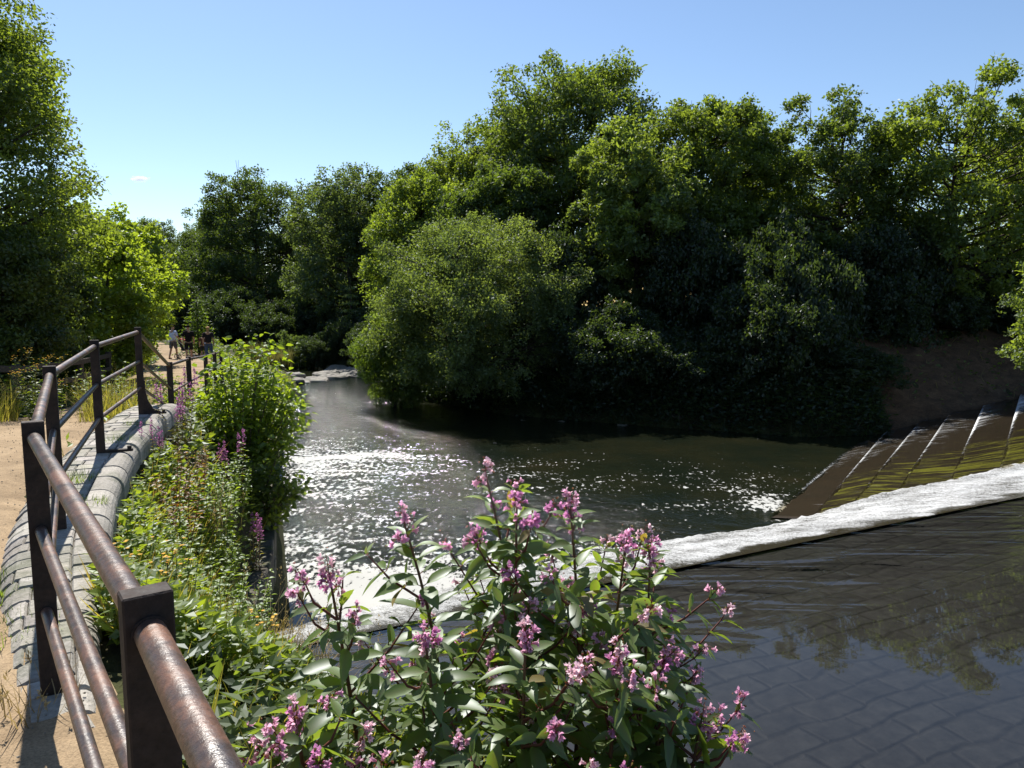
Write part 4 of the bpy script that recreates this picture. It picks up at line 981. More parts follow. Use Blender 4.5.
rgw = herb('ragwort', 'yellow flowering ragwort beside the top rail', 'flowering plant', bank(-2.35, 4.65), dict(seed=74, nst=5, H=.62, spread=.12, L=.07, W=.03, cd=(.06, .09, .014), cl=(.14, .18, .03), flower='heads', fcol=(.85, .52, .015), pairs=10))
dup(rgw, 'small yellow ragwort just right of the nearest post', bank(-1.55, 4.1), 1.4, .8)
# dry grasses
grass('dry_grass', 'tall bleached dry grass clump leaning above the weir edge', bank(-2.0, 5.6), 81, 130, .95, .30, TAN, 45, .75, .0045)
grass('dry_grass', 'bleached grass tuft beside the weir crest end', bank(-1.55, 5.05), 82, 110, .8, .26, TAN, 40, .85, .0045)
grass('dry_grass', 'grey dry grass in the middle of the bank slope', bank(-3.25, 8.0), 83, 90, .65, .28, ((.12, .10, .05), (.24, .20, .11)), 40, .7, .0045)
grass('dry_grass', 'dry grass tuft close below the nearest post', bank(-1.3, 4.3), 84, 90, .5, .28, TAN, 30, .8, .0045)
grass('dry_grass', 'dry olive grass beside the elder shrub', bank(-3.75, 8.9), 85, 60, .6, .25, TAN, 30, .7, .005)
# grass on top of the wall
WG = 'grass tufts growing on the wall top'
gt = [(-3.65, 6.15, .16, 'green grass tuft on the setts before the second wall post'), (-4.12, 7.75, .14, 'green grass tuft on the setts beyond the second wall post'), (-4.42, 8.75, .12, 'thin grass tuft on the setts before the flared post'), (-3.2, 5.5, .13, 'grass tuft on the setts in the shade of the rails')]
for i, (x, y, h, lb) in enumerate(gt):
    s_ = np.argmin(np.hypot(WC[:, 0] - x, WC[:, 1] - y))
    grass('grass_tuft', lb, (x, y, WC[s_, 2]), 90 + i, 150, h, .15, GRN, 0, .8, .003, WG, LEAF)
grass('grass_tuft', 'green grass at the left foot of the wall near the camera', bank(-2.36, 3.5), 95, 420, .2, .2, GRN, 0, .8, .0035, None, LEAF)
grass('grass_tuft', 'second green grass patch a step farther along the left foot of the wall', bank(-2.85, 4.05), 98, 420, .2, .24, GRN, 0, .8, .0035, None, LEAF)
grass('dry_grass', 'withered strands around the foot of the near wall post', (-1.85, 2.75, 3.38), 96, 60, .3, .13, TAN, 10, .7, .003)
# far grass beside the stony shore
rg2 = grass('reed_grass', 'tall pinkish grass clump right of the far bend of the shore', g_at(-15.6, 49.6), 97, 420, 1.5, 1.0, OLV, 160, .4, .03)
dup(rg2, 'tall pinkish grass clump nearer the path by the stony shore', g_at(-16.6, 47.6), 1.2, .9)
dup(rg2, 'low grass clump at the end of the railing by the far path', g_at(-14.8, 42.5), 2.2, .8)
# left verge plants
rgb = herb('ragwort', 'tall yellow ragwort on the verge left of the railing', 'flowering plant', g_at(-7.7, 12.2), dict(seed=75, nst=9, H=1.35, spread=.34, L=.12, W=.045, cd=(.06, .09, .014), cl=(.14, .19, .03), flower='heads', fcol=(.9, .62, .02), pairs=14))
VG = [(-8.6, 13.2, 1.25, 'leafy nettles behind the tall ragwort'), (-7.35, 13.4, 1.15, 'nettle clump behind the railing mid posts'), (-9.6, 12.6, 1.0, 'nettle clump by the wooden fence'),
      (-6.5, 12.5, .9, 'sunlit nettles seen under the sloping rails'), (-10.6, 14.4, 1.3, 'nettles beyond the wooden fence'), (-7.6, 16.6, 1.0, 'nettles beside the far path bend'), (-8.9, 10.4, .75, 'low nettles at the left path edge')]
for i, (x, y, s_, lb) in enumerate(VG): dup(nt_, lb, g_at(x, y), i * .9 + .3, s_)
for i, (x, y, s_, lb) in enumerate([(-6.9, 13.0, 1, 'sunny meadow grass clump behind the flared post'), (-6.2, 11.6, .8, 'meadow grass clump at the end of the wall'), (-8.2, 11.4, .9, 'meadow grass clump left of the path')]):
    grass('meadow_grass', lb, g_at(x, y), 100 + i, 360, 1.0 * s_, .5, OLV, 60, .6, .006, None, LEAF)

# ------------------------------------------------------------------ ground-cover (nobody could count it)
def cover(name, label, cat, seed, pts, L, W, H, cols, blades=True):
    rg = np.random.default_rng(seed); n_ = len(pts); mb = MB()
    p = np.c_[pts, ground_z(pts[:, 0], pts[:, 1])]
    k_ = n_ * 9 // 10
    pl = p[:k_].copy(); pl[:, 2] += rg.uniform(0, 1, k_) ** 1.5 * H
    t = nrm(np.c_[rg.normal(size=(k_, 2)), rg.uniform(-.1, .6, k_)]); nn = nrm(np.array([0, 0, 1.0]) + rg.normal(size=(k_, 3)) * .5); b = nrm(np.cross(nn, t))
    mm = rg.uniform(0, 1, (k_, 1)); c = np.asarray(cols[0]) * (1 - mm) + np.asarray(cols[1]) * mm
    leaf_quads(mb, pl, t, b, L * rg.uniform(.5, 1.3, k_), W * rg.uniform(.5, 1.3, k_), c)
    pb = p[k_:]; m_ = len(pb)
    t = nrm(np.c_[rg.normal(size=(m_, 2)) * .45, np.ones(m_)]); b = nrm(np.c_[rg.normal(size=(m_, 2)), np.zeros(m_)])
    mm = rg.uniform(0, 1, (m_, 1)); c = np.asarray(cols[2]) * (1 - mm) + np.asarray(cols[3]) * mm
    leaf_quads(mb, pb, t, b, H * 1.1 * rg.uniform(.4, 1.2, m_), np.full(m_, L * .12), c)
    return stuff(mb.obj(name, LEAF), label, cat)
rc_ = np.random.default_rng(7)
def sample(n_, x0, x1, y0, y1, cond):
    out = []; tot = 0
    while tot < n_:
        a = np.c_[rc_.uniform(x0, x1, n_), rc_.uniform(y0, y1, n_)]; a = a[cond(a[:, 0], a[:, 1])]; out.append(a); tot += len(a)
    return np.concatenate(out)[:n_]
wx = WC[::10]
def wall_dist(x, y):
    d = np.full(x.shape, 1e9)
    for p in wx: d = np.minimum(d, np.hypot(x - p[0], y - p[1]))
    return d
def in_bank(x, y):
    s_, a_ = poly_sd(LB, x, y); return (s_ > .0) & (s_ < a_[:, 0] + .6) & (wall_dist(x, y) > np.where(y < 4.6, .24, .36)) & (path_dist(x, y) > 1.35)
cover('bank_undergrowth', 'low weeds and grasses covering the river bank slope', 'undergrowth', 1, sample(34000, -4.5, -1.2, 3.4, 9, in_bank), .085, .052, .34, (G_OAK[1], (.15, .2, .025), TAN[0], OLV[1]))
cover('bank_undergrowth', 'low weeds on the bank beside the far path railing', 'undergrowth', 2, sample(20000, -14, -3.6, 9, 42, in_bank), .12, .07, .4, (G_OAK[1], (.12, .16, .02), TAN[0], OLV[1]))
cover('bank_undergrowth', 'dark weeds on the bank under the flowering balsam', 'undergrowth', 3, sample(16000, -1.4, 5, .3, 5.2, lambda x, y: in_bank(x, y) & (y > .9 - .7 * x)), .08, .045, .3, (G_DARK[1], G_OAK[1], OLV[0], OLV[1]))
def in_verge(x, y):
    s_, a_ = poly_sd(LB, x, y); return (s_ > a_[:, 0]) & (path_dist(x, y) > 1.2) & (wall_dist(x, y) > .62)
cover('verge_undergrowth', 'green weeds and grass growing beside the sandy path', 'undergrowth', 4, sample(30000, -16, -2.4, 2.6, 20, in_verge), .1, .055, .32, ((.05, .085, .014), (.12, .17, .025), OLV[0], OLV[1]))
cover('verge_undergrowth', 'rough weeds beside the far path', 'undergrowth', 5, sample(22000, -32, -8, 20, 58, in_verge), .2, .12, .5, ((.05, .085, .014), (.11, .15, .025), OLV[0], OLV[1]))
def in_right(x, y):
    s_, a_ = poly_sd(RB, x, y); return (s_ < -.1) & (s_ > -9) & ~((x > 14.2) & (s_ > -5.5))
def in_right_edge(x, y):
    s_, a_ = poly_sd(RB, x, y); return (s_ < .25) & (s_ > -2.2) & (x < 14.2)
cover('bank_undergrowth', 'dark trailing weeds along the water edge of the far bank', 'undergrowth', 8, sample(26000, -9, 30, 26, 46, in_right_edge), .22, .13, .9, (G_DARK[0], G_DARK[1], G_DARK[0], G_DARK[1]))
cover('bank_undergrowth', 'sparse weeds on the flare-brown bank beside the weir', 'undergrowth', 9, sample(1500, 14, 33, 27, 42, lambda x, y: (poly_sd(RB, x, y)[0] < -.6) & (poly_sd(RB, x, y)[0] > -7)), .2, .12, .5, (G_DARK[1], G_OAK[1], OLV[0], OLV[1]))
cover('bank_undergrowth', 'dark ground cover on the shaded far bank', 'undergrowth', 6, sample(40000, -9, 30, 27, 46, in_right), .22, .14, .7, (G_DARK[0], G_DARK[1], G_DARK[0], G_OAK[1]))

rgq = np.random.default_rng(77); mb = MB()
pp = sample(2600, -9.5, .6, -.5, 13, lambda x, y: path_dist(x, y) < 1.4)
zz_ = ground_z(pp[:, 0], pp[:, 1]) + .038
rr_ = rgq.uniform(.003, .009, len(pp)); octv = np.array([(1, 0, 0), (0, 1, 0), (-1, 0, 0), (0, -1, 0), (0, 0, .7), (0, 0, -.7)])
vv_ = np.c_[pp, zz_][:, None, :] + octv[None] * rr_[:, None, None] * rgq.uniform(.7, 1.3, (len(pp), 6, 1))
tri = np.array([(0, 1, 4), (1, 2, 4), (2, 3, 4), (3, 0, 4), (1, 0, 5), (2, 1, 5), (3, 2, 5), (0, 3, 5)])
mb.add(vv_.reshape(-1, 3), tris=(np.arange(len(pp))[:, None, None] * 6 + tri[None]).reshape(-1, 3), col=np.repeat(rgq.uniform(.5, 1.0, (len(pp), 1)) * np.array([[1, .93, .82]]), 6, axis=0))
stuff(mb.obj('gravel', M_ROCK), 'loose grit and small stones on the sandy path', 'gravel')

# ------------------------------------------------------------------ Himalayan balsam clump in front of the railing
def flower(mb, p, d, s_, col, rg):
    """one hooded balsam flower: two wing petals, a hood, a lip and a pouch"""
    ref = np.array([0, 0, 1.0]); b = nrm(np.cross(d, ref)); u = np.cross(b, d)
    def pet(o, t, sd, L, W, c):
        leaf_quads(mb, np.array([o]), np.array([nrm(t)]), np.array([nrm(sd)]), L, W, np.array([c]))
    c = np.asarray(col)
    pet(p + u * .006 * s_, u * .8 + d * .45, b, .021 * s_, .021 * s_, c * 1.1)
    for sg in (-1, 1):
        pet(p, b * sg * .75 + d * .6 - u * .35, u + d * .3, .022 * s_, .018 * s_, c * rg.uniform(.85, 1.15))
        pet(p - u * .005 * s_, b * sg * .35 + d * .75 - u * .75, b, .021 * s_, .015 * s_, c * rg.uniform(.9, 1.25))
    tube(mb, [p + d * .004, p - d * .008 * s_, p - d * .019 * s_, p - d * .024 * s_ - u * .008 * s_], np.array([.0085, .0078, .0038, .0012]) * s_, 6, np.array([c * .75, c * .7, c * np.array([.8, .6, .6]), np.array([.25, .22, .05])]), cap=False)

def balsam(label, root, top, seed, leafiness=1.0, nbr=4, flowers=(5, 9), low=.12, big=1.0):
    rg = np.random.default_rng(seed); root = np.asarray(root, float); top = np.asarray(top, float) - root
    t = thing('balsam_plant', label, 'flowering plant', tuple(root), 0, 'flowering balsam plants below the railing')
    st = MB(); lv = MB(); H = np.linalg.norm(top); clusters = []
    RED = np.array((.13, .035, .025)); GS = np.array((.10, .12, .03))
    def whorl(p, ax, L, k_=3, ph=0.0, el=.35):
        an = ph + np.arange(k_) * 2 * PI / k_ + rg.normal(size=k_) * .25
        e1 = nrm(np.cross(ax, np.array([.3, 1, .2]))); e2 = np.cross(ax, e1)
        rad = np.cos(an)[:, None] * e1 + np.sin(an)[:, None] * e2
        tdir = nrm(rad + ax * rg.uniform(el - .3, el + .45, (k_, 1)))
        nn = nrm(ax - .55 * rad * 0 + rg.normal(size=(k_, 3)) * .22)
        ps = p + tdir * L * .12; LL = L * rg.uniform(.75, 1.18, k_)
        for j in range(k_): tube(lv, [p, ps[j]], [.0028, .0018], 4, (.16, .06, .04), cap=False)
        mm = rg.uniform(0, 1, (k_, 1)); col = np.array((.065, .11, .025)) * (1 - mm) + np.array((.13, .21, .038)) * mm
        col = np.where(rg.uniform(size=(k_, 1)) < .035, np.array((.20, .15, .04)), col)
        broad_leaf(lv, ps, tdir, nn, LL, LL * rg.uniform(.3, .4, k_), col, 8, rg.uniform(.1, .5), .16, (.13, .13, .06), .05)
    def raceme(p, d, n_f):
        fl = MB()
        L = rg.uniform(.05, .085); e = p + d * L
        tube(fl, [p, e], [.0025, .0014], 5, RED, cap=False)
        base_c = np.array([(.70, .40, .54), (.74, .48, .57), (.78, .60, .62), (.64, .30, .50)][rg.integers(0, 4)])
        for _ in range(n_f):
            q = p + d * L * rg.uniform(.25, 1.05); dd = nrm(rg.normal(size=3) + np.array([0, -.6, .15]))
            q2 = q + dd * rg.uniform(.02, .044) + np.array([0, 0, -.004])
            tube(fl, [q, (q + q2) / 2 + np.array([0, 0, .007]), q2], .0009, 3, (.22, .08, .06), cap=False)
            flower(fl, q2, dd, rg.uniform(.6, .92), base_c * rg.uniform(.85, 1.15), rg)
        for _ in range(n_f):
            q = p + d * L * rg.uniform(.3, 1.1) + rg.normal(size=3) * .016
            ax = nrm(rg.normal(size=3) - np.array([0, 0, .5])); bud = .5 if rg.uniform() < .6 else 1.0
            tube(fl, [q - ax * .006 * bud, q, q + ax * .008 * bud], [.0012, .0036 * bud + .001, .0008], 5, [(.25, .18, .04), (.33, .16, .06), (.28, .12, .08)][rg.integers(0, 3)], cap=False)
        fl.obj('flower_cluster', PETAL, t)
    bend = rg.normal(size=3) * H * .03; bend[2] = 0
    f = np.linspace(0, 1, 12)[:, None]; B = top * f + bend * np.sin(f * PI)
    tube(st, B, np.linspace(.012, .0045, 12) * big, 7, RED * (1 - f * .3) + GS * .25, cap=True)
    pos = lambda k_: np.array([np.interp(k_, f[:, 0], B[:, j]) for j in range(3)])
    axv = nrm(top)
    zs_ = np.arange(low * H, H * .985, .056)
    for i, zz in enumerate(zs_):
        if rg.uniform() > leafiness: continue
        k_ = zz / H; whorl(pos(k_), axv, np.interp(k_, [0, .35, .75, 1], [.17, .21, .185, .10]) * big, 3, i * 1.05, .35)
    for i in range(nbr):
        k_ = rg.uniform(.25, .86); p = pos(k_); a = i * 2.4 + rg.uniform(0, 1); d = nrm(np.array([math.cos(a), math.sin(a), rg.uniform(.75, 1.4)])); L = min(.5, (1.0 - k_) * H * rg.uniform(.45, .7) + .08)
        e = p + d * L; m_ = p + d * L * .5 + np.array([math.cos(a), math.sin(a), 0]) * .03
        tube(st, [p, m_, e], [.006, .005, .003], 6, RED, cap=False)
        for j, q in enumerate(np.linspace(.35, 1.0, max(2, int(L / .085)))):
            whorl(p + (e - p) * q, d, np.interp(q, [0, 1], [.175, .09]) * big, 3, j * 1.1, .4)
        if rg.uniform() < .85: clusters.append((e, nrm(d + np.array([0, 0, .5]))))
        if rg.uniform() < .12: clusters.append((p + (e - p) * .75, nrm(d + rg.normal(size=3) * .6)))
    clusters += [(pos(1.0), axv), (pos(.965), nrm(axv + rg.normal(size=3) * .55)), (pos(.93), nrm(axv * .6 + rg.normal(size=3) * .6))]
    st.obj('stem', STEM, t, True); lv.obj('leaves', LEAFG, t, True)
    for (p, d) in clusters: raceme(p, d, rg.integers(*flowers))
    return t
BS = [  # label, top (x, y, z), root shift, leafiness, branches
    ('lone tall balsam spire with bare red stem, leftmost over the white churn', (-.72, 2.85, 4.06), (.10, .1), .62, 1),
    ('thin upright balsam with a pointed leaf, between the lone spire and the dense clump', (-.455, 3.05, 4.22), (.12, .1), .75, 2),
    ('tallest balsam of the clump, its pink head highest against the pool', (-.115, 3.25, 4.36), (.1, .05), .95, 3),
    ('balsam right beside the tallest one, with a broad pink double head', (.02, 3.05, 4.27), (.05, .05), .95, 4),
    ('balsam with a large upright bright leaf under its pink head, right of the tallest', (.24, 3.0, 4.28), (0, .05), .95, 4),
    ('balsam leaning toward the white weir crest, upper right of the clump', (.48, 3.05, 4.12), (-.08, 0), .95, 4),
    ('balsam whose pink head overlaps the white crest, beside the leaning one', (.60, 3.15, 4.06), (-.12, 0), .9, 3),
    ('balsam on the right shoulder of the clump above the paved water', (.58, 2.75, 3.78), (-.12, -.05), 1.0, 4),
    ('right-hand balsam with heavy pink heads against the dark water', (.70, 2.62, 3.58), (-.15, -.05), 1.0, 4),
    ('lowest right balsam cut by the bottom edge', (.72, 2.35, 3.36), (-.1, 0), 1.0, 4),
    ('short balsam with strong pink flowers beside the near rail', (-.70, 2.30, 3.75), (.08, .05), .9, 3),
    ('balsam with purple-pink flowers low in the middle left', (-.40, 2.2, 3.62), (.05, .05), .95, 4),
    ('leafy balsam in the shaded heart of the clump', (.05, 2.6, 3.92), (0, 0), 1.0, 5),
    ('balsam with flowers at the bottom middle of the clump', (-.06, 2.05, 3.55), (0, .05), 1.0, 4),
    ('dense balsam with a pinkish cluster right of the bottom middle', (.28, 2.15, 3.62), (-.03, .05), 1.0, 4),
    ('leafy balsam with few flowers behind the purple-pink one', (-.32, 2.65, 3.88), (.06, .05), 1.0, 3),
    ('dark leafy balsam between the heart and the right shoulder', (.38, 2.55, 3.86), (-.05, 0), 1.0, 5),
    ('small balsam with pale leaves at the left foot of the clump', (-.83, 2.5, 3.52), (.05, 0), .9, 2)]
for i, (lb, tp, sh, lf_, nb) in enumerate(BS):
    rx, ry = tp[0] + sh[0], tp[1] + sh[1]
    balsam(lb, (rx, ry, gz(rx, ry) - .05), (tp[0], tp[1], tp[2] - .13), 200 + i, lf_, nb + 4, (5, 10))

# ------------------------------------------------------------------ stones on the far shore
def rock_mesh(seed, flat):
    rg = np.random.default_rng(seed); mb = MB()
    th = np.linspace(0, 2 * PI, 13)[:-1]; prof_ = [(.9, -.4), (1.0, 0), (.93, .55), (.78, .85), (.4, .98)]
    rr_ = 1 + .22 * rg.normal(size=12).clip(-1, 1); V = []
    for (r, z) in prof_:
        for j, a in enumerate(th): V.append((math.cos(a) * r * rr_[j], math.sin(a) * r * rr_[j], z * flat * (1 + .1 * rg.normal())))
    V.append((0, 0, flat)); Q = []; T = []
    for i in range(4):
        for j in range(12): Q.append((i * 12 + j, i * 12 + (j + 1) % 12, (i + 1) * 12 + (j + 1) % 12, (i + 1) * 12 + j))
    for j in range(12): T.append((48 + j, 48 + (j + 1) % 12, 60))
    mb.add(V, Q, T); return mb.mesh('boulder', M_ROCK)
RM = [rock_mesh(300 + i, f) for i, f in enumerate((.38, .26, .48))]
rgk = random.Random(9)
RK = [(-13.0, 45.4, .75, 'large flat boulder at the near left of the stony shore'), (-12.1, 46.4, .9, 'pale slab behind the large flat boulder'), (-11.3, 47.6, .75, 'mid pale slab on the stony shore'), (-13.6, 46.6, .7, 'tilted grey boulder below the pinkish grass')]
for i in range(26): RK.append((-13.4 + i * .17 + rgk.uniform(-.5, .5), 45.2 + i * .3 + rgk.uniform(-1.0, 1.6), rgk.uniform(.25, .6), 'small pale stone on the stony shore at the river bend'))
for i in range(22): RK.append((rgk.uniform(-13.2, -8.9), rgk.uniform(49, 53.5), rgk.uniform(.35, .8), 'pale flat stone on the gravel bar closing the far end of the pool'))
for i in range(7): RK.append((-1.0 + i * 1.5 + rgk.uniform(-.5, .5), 31.6 - i * .42 + rgk.uniform(-.3, .3), rgk.uniform(.2, .38), 'small dark stone at the foot of the shaded far bank'))
for i, (x, y, s_, lb) in enumerate(RK):
    o = bpy.data.objects.new('boulder', RM[i % 3]); COL.objects.link(o)
    o.location = (x, y, max(gz(x, y), -.05) + (.02 if y > 40 else -.22) * s_); o.scale = (s_ * rgk.uniform(.9, 1.4), s_, s_); o.rotation_euler = (rgk.uniform(-.15, .15), rgk.uniform(-.15, .15), rgk.uniform(0, 6))
    if y < 40: o.material_slots[0].link = 'OBJECT'; o.material_slots[0].material = M_WALL
    tag(o, lb, 'stone', 'stones on the far shore' if y > 40 else 'stones under the far bank')

# ------------------------------------------------------------------ wooden fence left of the path
fence = thing('wooden_fence', 'old low wooden post and rail fence left of the sandy path', 'fence')
FP = [(-8.3, 9.2), (-8.75, 11.6), (-9.3, 14.0), (-10.4, 18.0), (-11.6, 21.5)]
for (x, y) in FP:
    mb = MB(); z = gz(x, y); box(mb, (x, y, z + .42), (.06, 0, 0), (0, .06, 0), (0, 0, .56), .012); mb.obj('post', M_WOOD, fence)
for (a, b) in zip(FP[:-1], FP[1:]):
    for h in (.88, .5):
        A = np.array((a[0] + .075, a[1], gz(*a) + h)); B_ = np.array((b[0] + .075, b[1], gz(*b) + h)); d = (B_ - A) / 2; nn = nrm(np.cross(d, (0, 0, 1.0)))
        mb = MB(); box(mb, (A + B_) / 2, d * .998, nn * .022, (0, 0, .06), .006); mb.obj('rail', M_WOOD, fence)

# ------------------------------------------------------------------ walkers
def skin_obj(name, verts, edges, radii, mat, parent, col, sub=2):
    me = bpy.data.meshes.new(name); me.from_pydata([tuple(v) for v in verts], edges, [])
    o = bpy.data.objects.new(name, me); COL.objects.link(o); o.parent = parent
    sk = o.modifiers.new('Skin', 'SKIN'); sk.use_smooth_shade = True
    if not me.skin_vertices: me.skin_vertices.new()
    for i, r in enumerate(radii):
        sv = me.skin_vertices[0].data[i]; sv.radius = (r, r) if not hasattr(r, '__len__') else r; sv.use_root = (i == 0)
    s = o.modifiers.new('Subsurf', 'SUBSURF'); s.levels = sub; s.render_levels = sub
    dg = bpy.context.evaluated_depsgraph_get(); m2 = bpy.data.meshes.new_from_object(o.evaluated_get(dg)); m2.name = name
    o.modifiers.clear(); o.data = m2
    a = m2.color_attributes.new('Col', 'FLOAT_COLOR', 'POINT')
    a.data.foreach_set('color', np.tile(np.array((*col, 1), np.float32), (len(m2.vertices), 1)).ravel())
    m2.materials.clear(); m2.materials.append(mat); return o
def person(label, loc, rotz, shirt, legsc, hairc, h=1.75, step=.14, arms=(.1, -.1), shorts=True, skinc=(.42, .25, .17), seat=False, longhair=False):
    t = thing('person', label, 'person', loc, rotz, None, h / 1.75)
    # facing -y is away... the body faces +y (walking away from the camera)
    V = [(0, 0, .95), (0, .01, 1.15), (0, 0, 1.38), (0, .01, 1.50), (0, .03, 1.58), (0, .035, 1.66), (0, .03, 1.74)]
    R = [(.115, .09), (.11, .085), (.14, .095), (.055, .055), (.075, .09), (.08, .1), (.05, .06)]
    E = [(0, 1), (1, 2), (2, 3), (3, 4), (4, 5), (5, 6)]
    def limb(parent_i, pts, rad):
        k_ = parent_i
        for p, r in zip(pts, rad):
            V.append(p); R.append((r, r)); E.append((k_, len(V) - 1)); k_ = len(V) - 1
    for s_ in (-1, 1):
        ya = arms[0] if s_ > 0 else arms[1]
        limb(2, [(s_ * .19, 0, 1.40), (s_ * .235, ya * .3 - .02, 1.14), (s_ * .23, ya + .05, .9), (s_ * .22, ya + .08, .80)], [.055, .043, .034, .034])
        yl = step * s_
        limb(0, [(s_ * .095, 0, .88), (s_ * .10, yl * .5 + .03, .49), (s_ * .10, yl - .03, .09), (s_ * .11, yl + .13, .035)], [.085, .056, .042, .035])
    skin_obj('body', V, E, R, SKIN, t, skinc)
    # shirt
    SV = [(0, 0, .86), (0, .01, 1.15), (0, 0, 1.38), (0, .005, 1.49)]; SR = [(.18, .135), (.16, .125), (.175, .125), (.09, .08)]; SE = [(0, 1), (1, 2), (2, 3)]
    for s_ in (-1, 1):
        ya = arms[0] if s_ > 0 else arms[1]
        SV += [(s_ * .195, 0, 1.40), (s_ * .24, ya * .3 - .02, 1.17)]; SR += [(.075, .075), (.068, .068)]; n_ = len(SV); SE += [(2, n_ - 2), (n_ - 2, n_ - 1)]
    skin_obj('shirt', SV, SE, SR, CLOTH, t, shirt)
    TV = [(0, 0, 1.0)]; TR = [(.17, .135)]; TE = []
    for s_ in (-1, 1):
        yl = step * s_; low_ = .47 if shorts else .12
        TV += [(s_ * .1, 0, .84), (s_ * .105, yl * .5 + .02, .52), ] + ([] if shorts else [(s_ * .10, yl - .03, .12)])
        TR += [(.105, .11), (.09, .09)] + ([] if shorts else [(.065, .065)]); n_ = len(TV); k_ = 2 if shorts else 3
        TE += [(0, n_ - k_)] + [(n_ - k_ + j, n_ - k_ + j + 1) for j in range(k_ - 1)]
    skin_obj('trousers', TV, TE, TR, CLOTH, t, legsc)
    HV = [(0, .0, 1.62), (0, .005, 1.70), (0, .03, 1.765)] + ([(0, -.06, 1.5)] if longhair else []); HE = [(0, 1), (1, 2)] + ([(0, 3)] if longhair else [])
    skin_obj('hair', HV, HE, [(.082, .085), (.092, .105), (.06, .075)] + ([(.06, .05)] if longhair else []), CLOTH, t, hairc)
    for s_ in (-1, 1):
        yl = step * s_; skin_obj('shoe', [(s_ * .105, yl - .06, .05), (s_ * .11, yl + .06, .045), (s_ * .115, yl + .15, .035)], [(0, 1), (1, 2)], [(.05, .05), (.05, .045), (.04, .035)], CLOTH, t, (.05, .045, .045))
    return t
person('walker in a pale blue shirt pushing a pushchair up the path', (-17.45, 38.6, gz(-17.45, 38.6) + .03), -.35, (.55, .62, .8), (.10, .10, .12), (.05, .03, .02), 1.76, .16, (.28, .28))
person('walker in black T-shirt and black shorts with bare legs', (-15.7, 36.4, gz(-15.7, 36.4) + .03), .3, (.012, .012, .015), (.014, .014, .018), (.02, .013, .01), 1.72, .15, (.12, -.12))
person('fair-haired walker in dark top and blue jeans near the railing end', (-14.25, 35.2, gz(-14.25, 35.2) + .03), .2, (.02, .018, .024), (.06, .09, .17), (.33, .22, .11), 1.62, .1, (.05, -.1), False, longhair=True)
person('child in a brown top walking beside the walker in black', (-15.9, 38.6, gz(-15.9, 38.6) + .03), .3, (.10, .05, .035), (.03, .028, .03), (.08, .045, .025), 1.3, .1)
pc = thing('pushchair', 'dark pushchair with a reddish hood pushed by the pale-shirted walker', 'pushchair', (-16.75, 38.3, gz(-16.75, 38.3) + .03), -.9)
mb = MB()
for s_ in (-.24, .24):
    tube(mb, [(s_, -.45, 1.02), (s_, -.3, .9), (s_, .15, .45), (s_, .42, .12)], .014, 6, (.5, .5, .52)); tube(mb, [(s_, .1, .5), (s_, -.32, .13)], .014, 6, (.5, .5, .52))
tube(mb, [(-.24, -.45, 1.02), (.24, -.45, 1.02)], .016, 6, (.03, .03, .03)); mb.obj('frame', PAINT, pc)
mb = MB(); box(mb, (0, .08, .48), (.21, 0, 0), (0, .2, .03), (0, 0, .045), .02, (.02, .02, .025)); box(mb, (0, -.16, .72), (.21, 0, 0), (0, .035, -.02), (0, -.1, .26), .02, (.02, .02, .025)); mb.obj('seat', CLOTH, pc)
mb = MB(); V = []
for i in range(9):
    a = -.3 + i / 8 * 1.9
    for s_ in np.linspace(-.23, .23, 5): V.append((s_, -.1 + .32 * math.sin(a) * .8, .74 + .32 * math.cos(a) * (1 - .25 * (s_ / .23) ** 2)))
mb.add(V, grid_quads(9, 5), col=(.30, .06, .05)); mb.obj('hood', CLOTH, pc)
for (sx, y_) in ((-.25, .42), (.25, .42), (-.25, -.33), (.25, -.33)):
    mb = MB(); a = np.linspace(0, 2 * PI, 17); tube(mb, [(sx, y_ + .1 * math.cos(q), .12 + .1 * math.sin(q)) for q in a], .018, 6, (.02, .02, .02), cap=False)
    for q in a[:-1:4]: tube(mb, [(sx, y_, .12), (sx, y_ + .1 * math.cos(q), .12 + .1 * math.sin(q))], .006, 4, (.3, .3, .3))
    mb.obj('wheel', PAINT, pc)

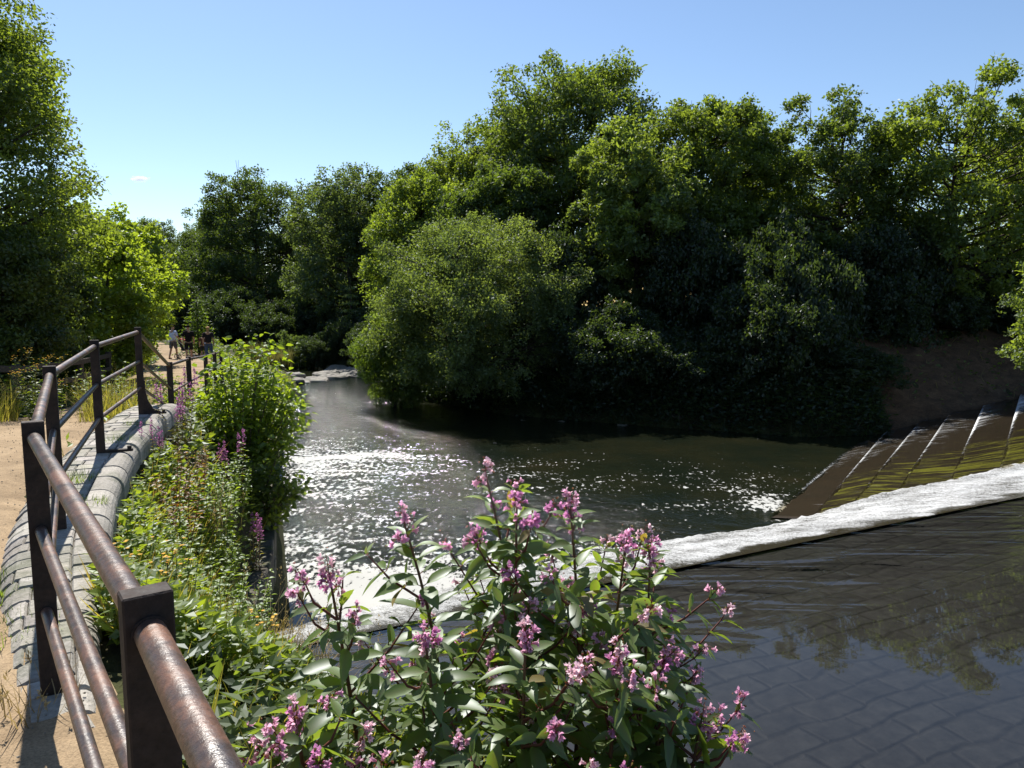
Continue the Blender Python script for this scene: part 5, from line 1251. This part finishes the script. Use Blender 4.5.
# ------------------------------------------------------------------ one small cloud
def cloud():
    m, nt, out = newmat('cloud'); co = coord(nt)
    pv = N(nt, 'ShaderNodeVolumePrincipled'); pv.inputs['Color'].default_value = (1, 1, 1, 1); pv.inputs['Anisotropy'].default_value = .3
    ln = N(nt, 'ShaderNodeVectorMath'); ln.operation = 'LENGTH'; nt.links.new(co, ln.inputs[0])
    n = noise(nt, co, 2.2, 5, .65)
    d = math_(nt, 'SUBTRACT', math_(nt, 'ADD', 1.0, math_(nt, 'MULTIPLY', math_(nt, 'SUBTRACT', n, .5), 2.2)), math_(nt, 'MULTIPLY', ln.outputs['Value'], 1.45))
    nt.links.new(math_(nt, 'MULTIPLY', math_(nt, 'MAXIMUM', d, 0.0), .16), pv.inputs['Density'])
    nt.links.new(pv.outputs[0], out.inputs['Volume'])
    import bmesh
    bm = bmesh.new(); bmesh.ops.create_icosphere(bm, subdivisions=3, radius=1)
    me = bpy.data.meshes.new('cloud'); bm.to_mesh(me); bm.free(); me.materials.append(m)
    o = bpy.data.objects.new('cloud', me); COL.objects.link(o); o.location = (-728, 1500, 240); o.scale = (27, 15, 9)
    tag(o, 'tiny white cloud alone in the blue sky at the left', 'cloud')
cloud()

# ------------------------------------------------------------------ light, sky, camera
SUN_EL, SUN_AZ = math.radians(51), math.radians(-26)
w_ = bpy.data.worlds.new('World'); sc.world = w_; w_.use_nodes = True
nt = w_.node_tree; bg = nt.nodes['Background']
sky = nt.nodes.new('ShaderNodeTexSky'); sky.sky_type = 'NISHITA'; sky.sun_disc = False
sky.sun_elevation = SUN_EL; sky.sun_rotation = SUN_AZ; sky.altitude = 150; sky.air_density = 1.0; sky.dust_density = .25; sky.ozone_density = 3.2
nt.links.new(sky.outputs[0], bg.inputs['Color']); bg.inputs['Strength'].default_value = .08
sd = Vector((math.sin(SUN_AZ) * math.cos(SUN_EL), math.cos(SUN_AZ) * math.cos(SUN_EL), math.sin(SUN_EL)))
ld = bpy.data.lights.new('sun', 'SUN'); ld.energy = 5.0; ld.angle = math.radians(.5); ld.color = (1, .95, .87)
lo = bpy.data.objects.new('sun', ld); COL.objects.link(lo); lo.rotation_euler = (-sd).to_track_quat('-Z', 'Y').to_euler(); lo.location = (0, 0, 60)
cd_ = bpy.data.cameras.new('camera'); cam = bpy.data.objects.new('camera', cd_); COL.objects.link(cam)
cam.location = (0, 0, EYE); cam.rotation_euler = (math.radians(90 - 6.4), 0, 0)
cd_.sensor_width = 36; cd_.lens = 750 / 1024 * 36; cd_.clip_start = .05; cd_.clip_end = 6000
sc.camera = cam
sc.view_settings.view_transform = 'Standard'; sc.view_settings.look = 'None'; sc.view_settings.exposure = 0.92; sc.view_settings.gamma = 1.0
sc.cycles.max_bounces = 8; sc.cycles.transparent_max_bounces = 12; sc.cycles.use_denoising = True
sc.cycles.sample_clamp_indirect = 4.0
